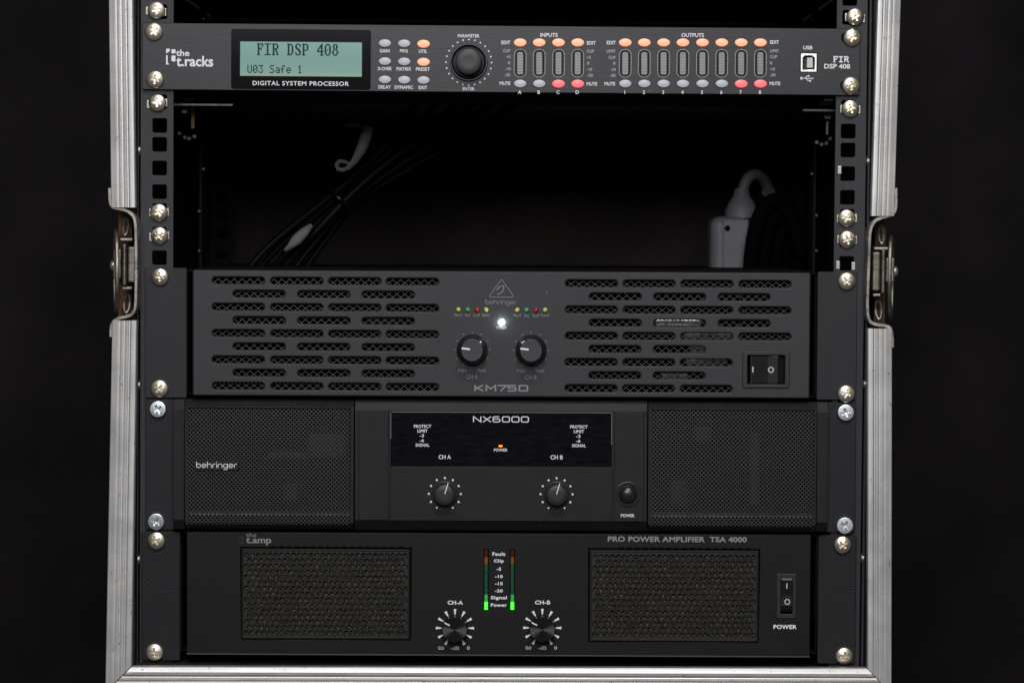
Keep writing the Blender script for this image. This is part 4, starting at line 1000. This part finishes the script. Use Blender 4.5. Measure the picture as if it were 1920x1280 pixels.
top(obj('cable_tie', tie, 'knob_black'), 'black tie wrapped round the slanting cable bundle', 'cable tie')
def cord(pts, r, taper, Y, coils):
    """twisted cord: two strands wound about a path"""
    path = [P(x, y, Y) for x, y in pts]
    n = 220; ms = []
    L_ = [0]
    for a, b in zip(path, path[1:]): L_.append(L_[-1]+(b-a).length)
    def at(s):
        for i in range(len(path)-1):
            if s <= L_[i+1] or i == len(path)-2:
                t = (s-L_[i])/(L_[i+1]-L_[i]); return path[i].lerp(path[i+1], t), (path[i+1]-path[i]).normalized(), (i+t)/(len(path)-1)
    def tp(f):
        q = f*(len(taper)-1); i = min(int(q), len(taper)-2); return taper[i]+(taper[i+1]-taper[i])*(q-i)
    for ph in (0, 2*math.pi/3, 4*math.pi/3):
        pp, rr = [], []
        for i in range(n+1):
            c, d, f = at(L_[-1]*i/n); nn = Vector((-d.z, 0, d.x)); a = coils*2*math.pi*i/n+ph; k = r*tp(f)
            pp.append(c+nn*k*math.cos(a)+Vector((0,1,0))*k*math.sin(a)); rr.append(tp(f))
        ms.append(tube(pp, r*.36, 2, rr, smooth_pts=False))
    return join(*ms)
me = cord([(691,238),(686,256),(679,276),(672,290),(664,303),(654,314),(643,319),(634,317),(630.5,309),(636,302),(645,303),(655,307)], .0019, [1.5,1.7,1.6,1.35,1.0,.6,.55,.55,.55,.55,.5,.5], .16, 9)
top(obj('cord', me, 'cord_white'), 'white twisted cord with a curled end hanging behind the gap', 'cord')
me = cord([(584,422),(570,436),(556,450),(546,460),(534,470)], .0018, [.6,1.5,1.7,1.1,.4], .175, 6)
top(obj('cord', me, 'cord_white'), 'short white frayed cord end lying along the cable bundle', 'cord')
me = cord([(647,235.5),(656,234),(666,235),(675,234)], .0009, [.7,1,1,.7], .19, 6)
top(obj('thread', me, 'cord_white'), 'tiny loose white thread beside the curled cord', 'thread')

# white power strip end
YS = .22; ks = K(YS)
pst = thing('power_strip', 'white power strip end with a grey-white cable, standing behind the gap on the right', 'power strip', P(1368, 520, YS))
c, a, b = rect_px(1332, 1407, 406, 560, YS)
obj('body', box(a, .045, b, .008, 5), 'plastic_white', pst, c)
c2, a2, b2 = rect_px(1354, 1404, 411, 560, YS-.001)
obj('face_plate', box(a2, .004, b2, .0014, 2), 'plastic_white', pst, (c2.x, YS-.0012, c2.z))
obj('cable_gland', lathe([(31*ks,-.0002),(30*ks,.006),(22*ks,.013),(16*ks,.016),(13*ks,.022)], 32), 'plastic_white', pst, P(1390, 408, YS+.018), rot=Matrix.Rotation(-math.pi/2, 4, 'X'))
obj('cord', tube([P(1390,392,YS+.018), P(1390,370,YS+.018), P(1394,345,YS+.02), P(1408,325,YS+.02), P(1428,328,YS+.03), P(1440,348,YS+.04), P(1444,375,YS+.05)], 10.5*ks, 4), 'plastic_white', pst)
obj('screw_hole', lathe([(5.5*ks,0),(5.5*ks,.0006),(4*ks,.0007)], 20), 'void_black', pst, P(1364, 428, YS-.0014))
obj('end_plug', lathe([(15*ks,0),(15*ks,.01),(12*ks,.02)], 20), 'plastic_brown', pst, P(1436, 360, YS+.06))
for i, pts in enumerate(([(1404,560),(1406,480),(1418,410),(1440,375),(1470,372),(1490,410),(1500,480)], [(1428,560),(1430,480),(1440,420),(1460,390),(1482,400),(1496,450),(1500,540)], [(1450,560),(1452,480),(1462,430),(1480,420),(1492,460),(1496,560)])):
    me = tube([P(x, y, YS-.02+.012*i) for x, y in pts], .0058, 3)
    top(obj('power_cable', me, 'cable_dull'), 'thick black cable looping beside the white power strip', 'cable', 'black cables looping by the power strip')
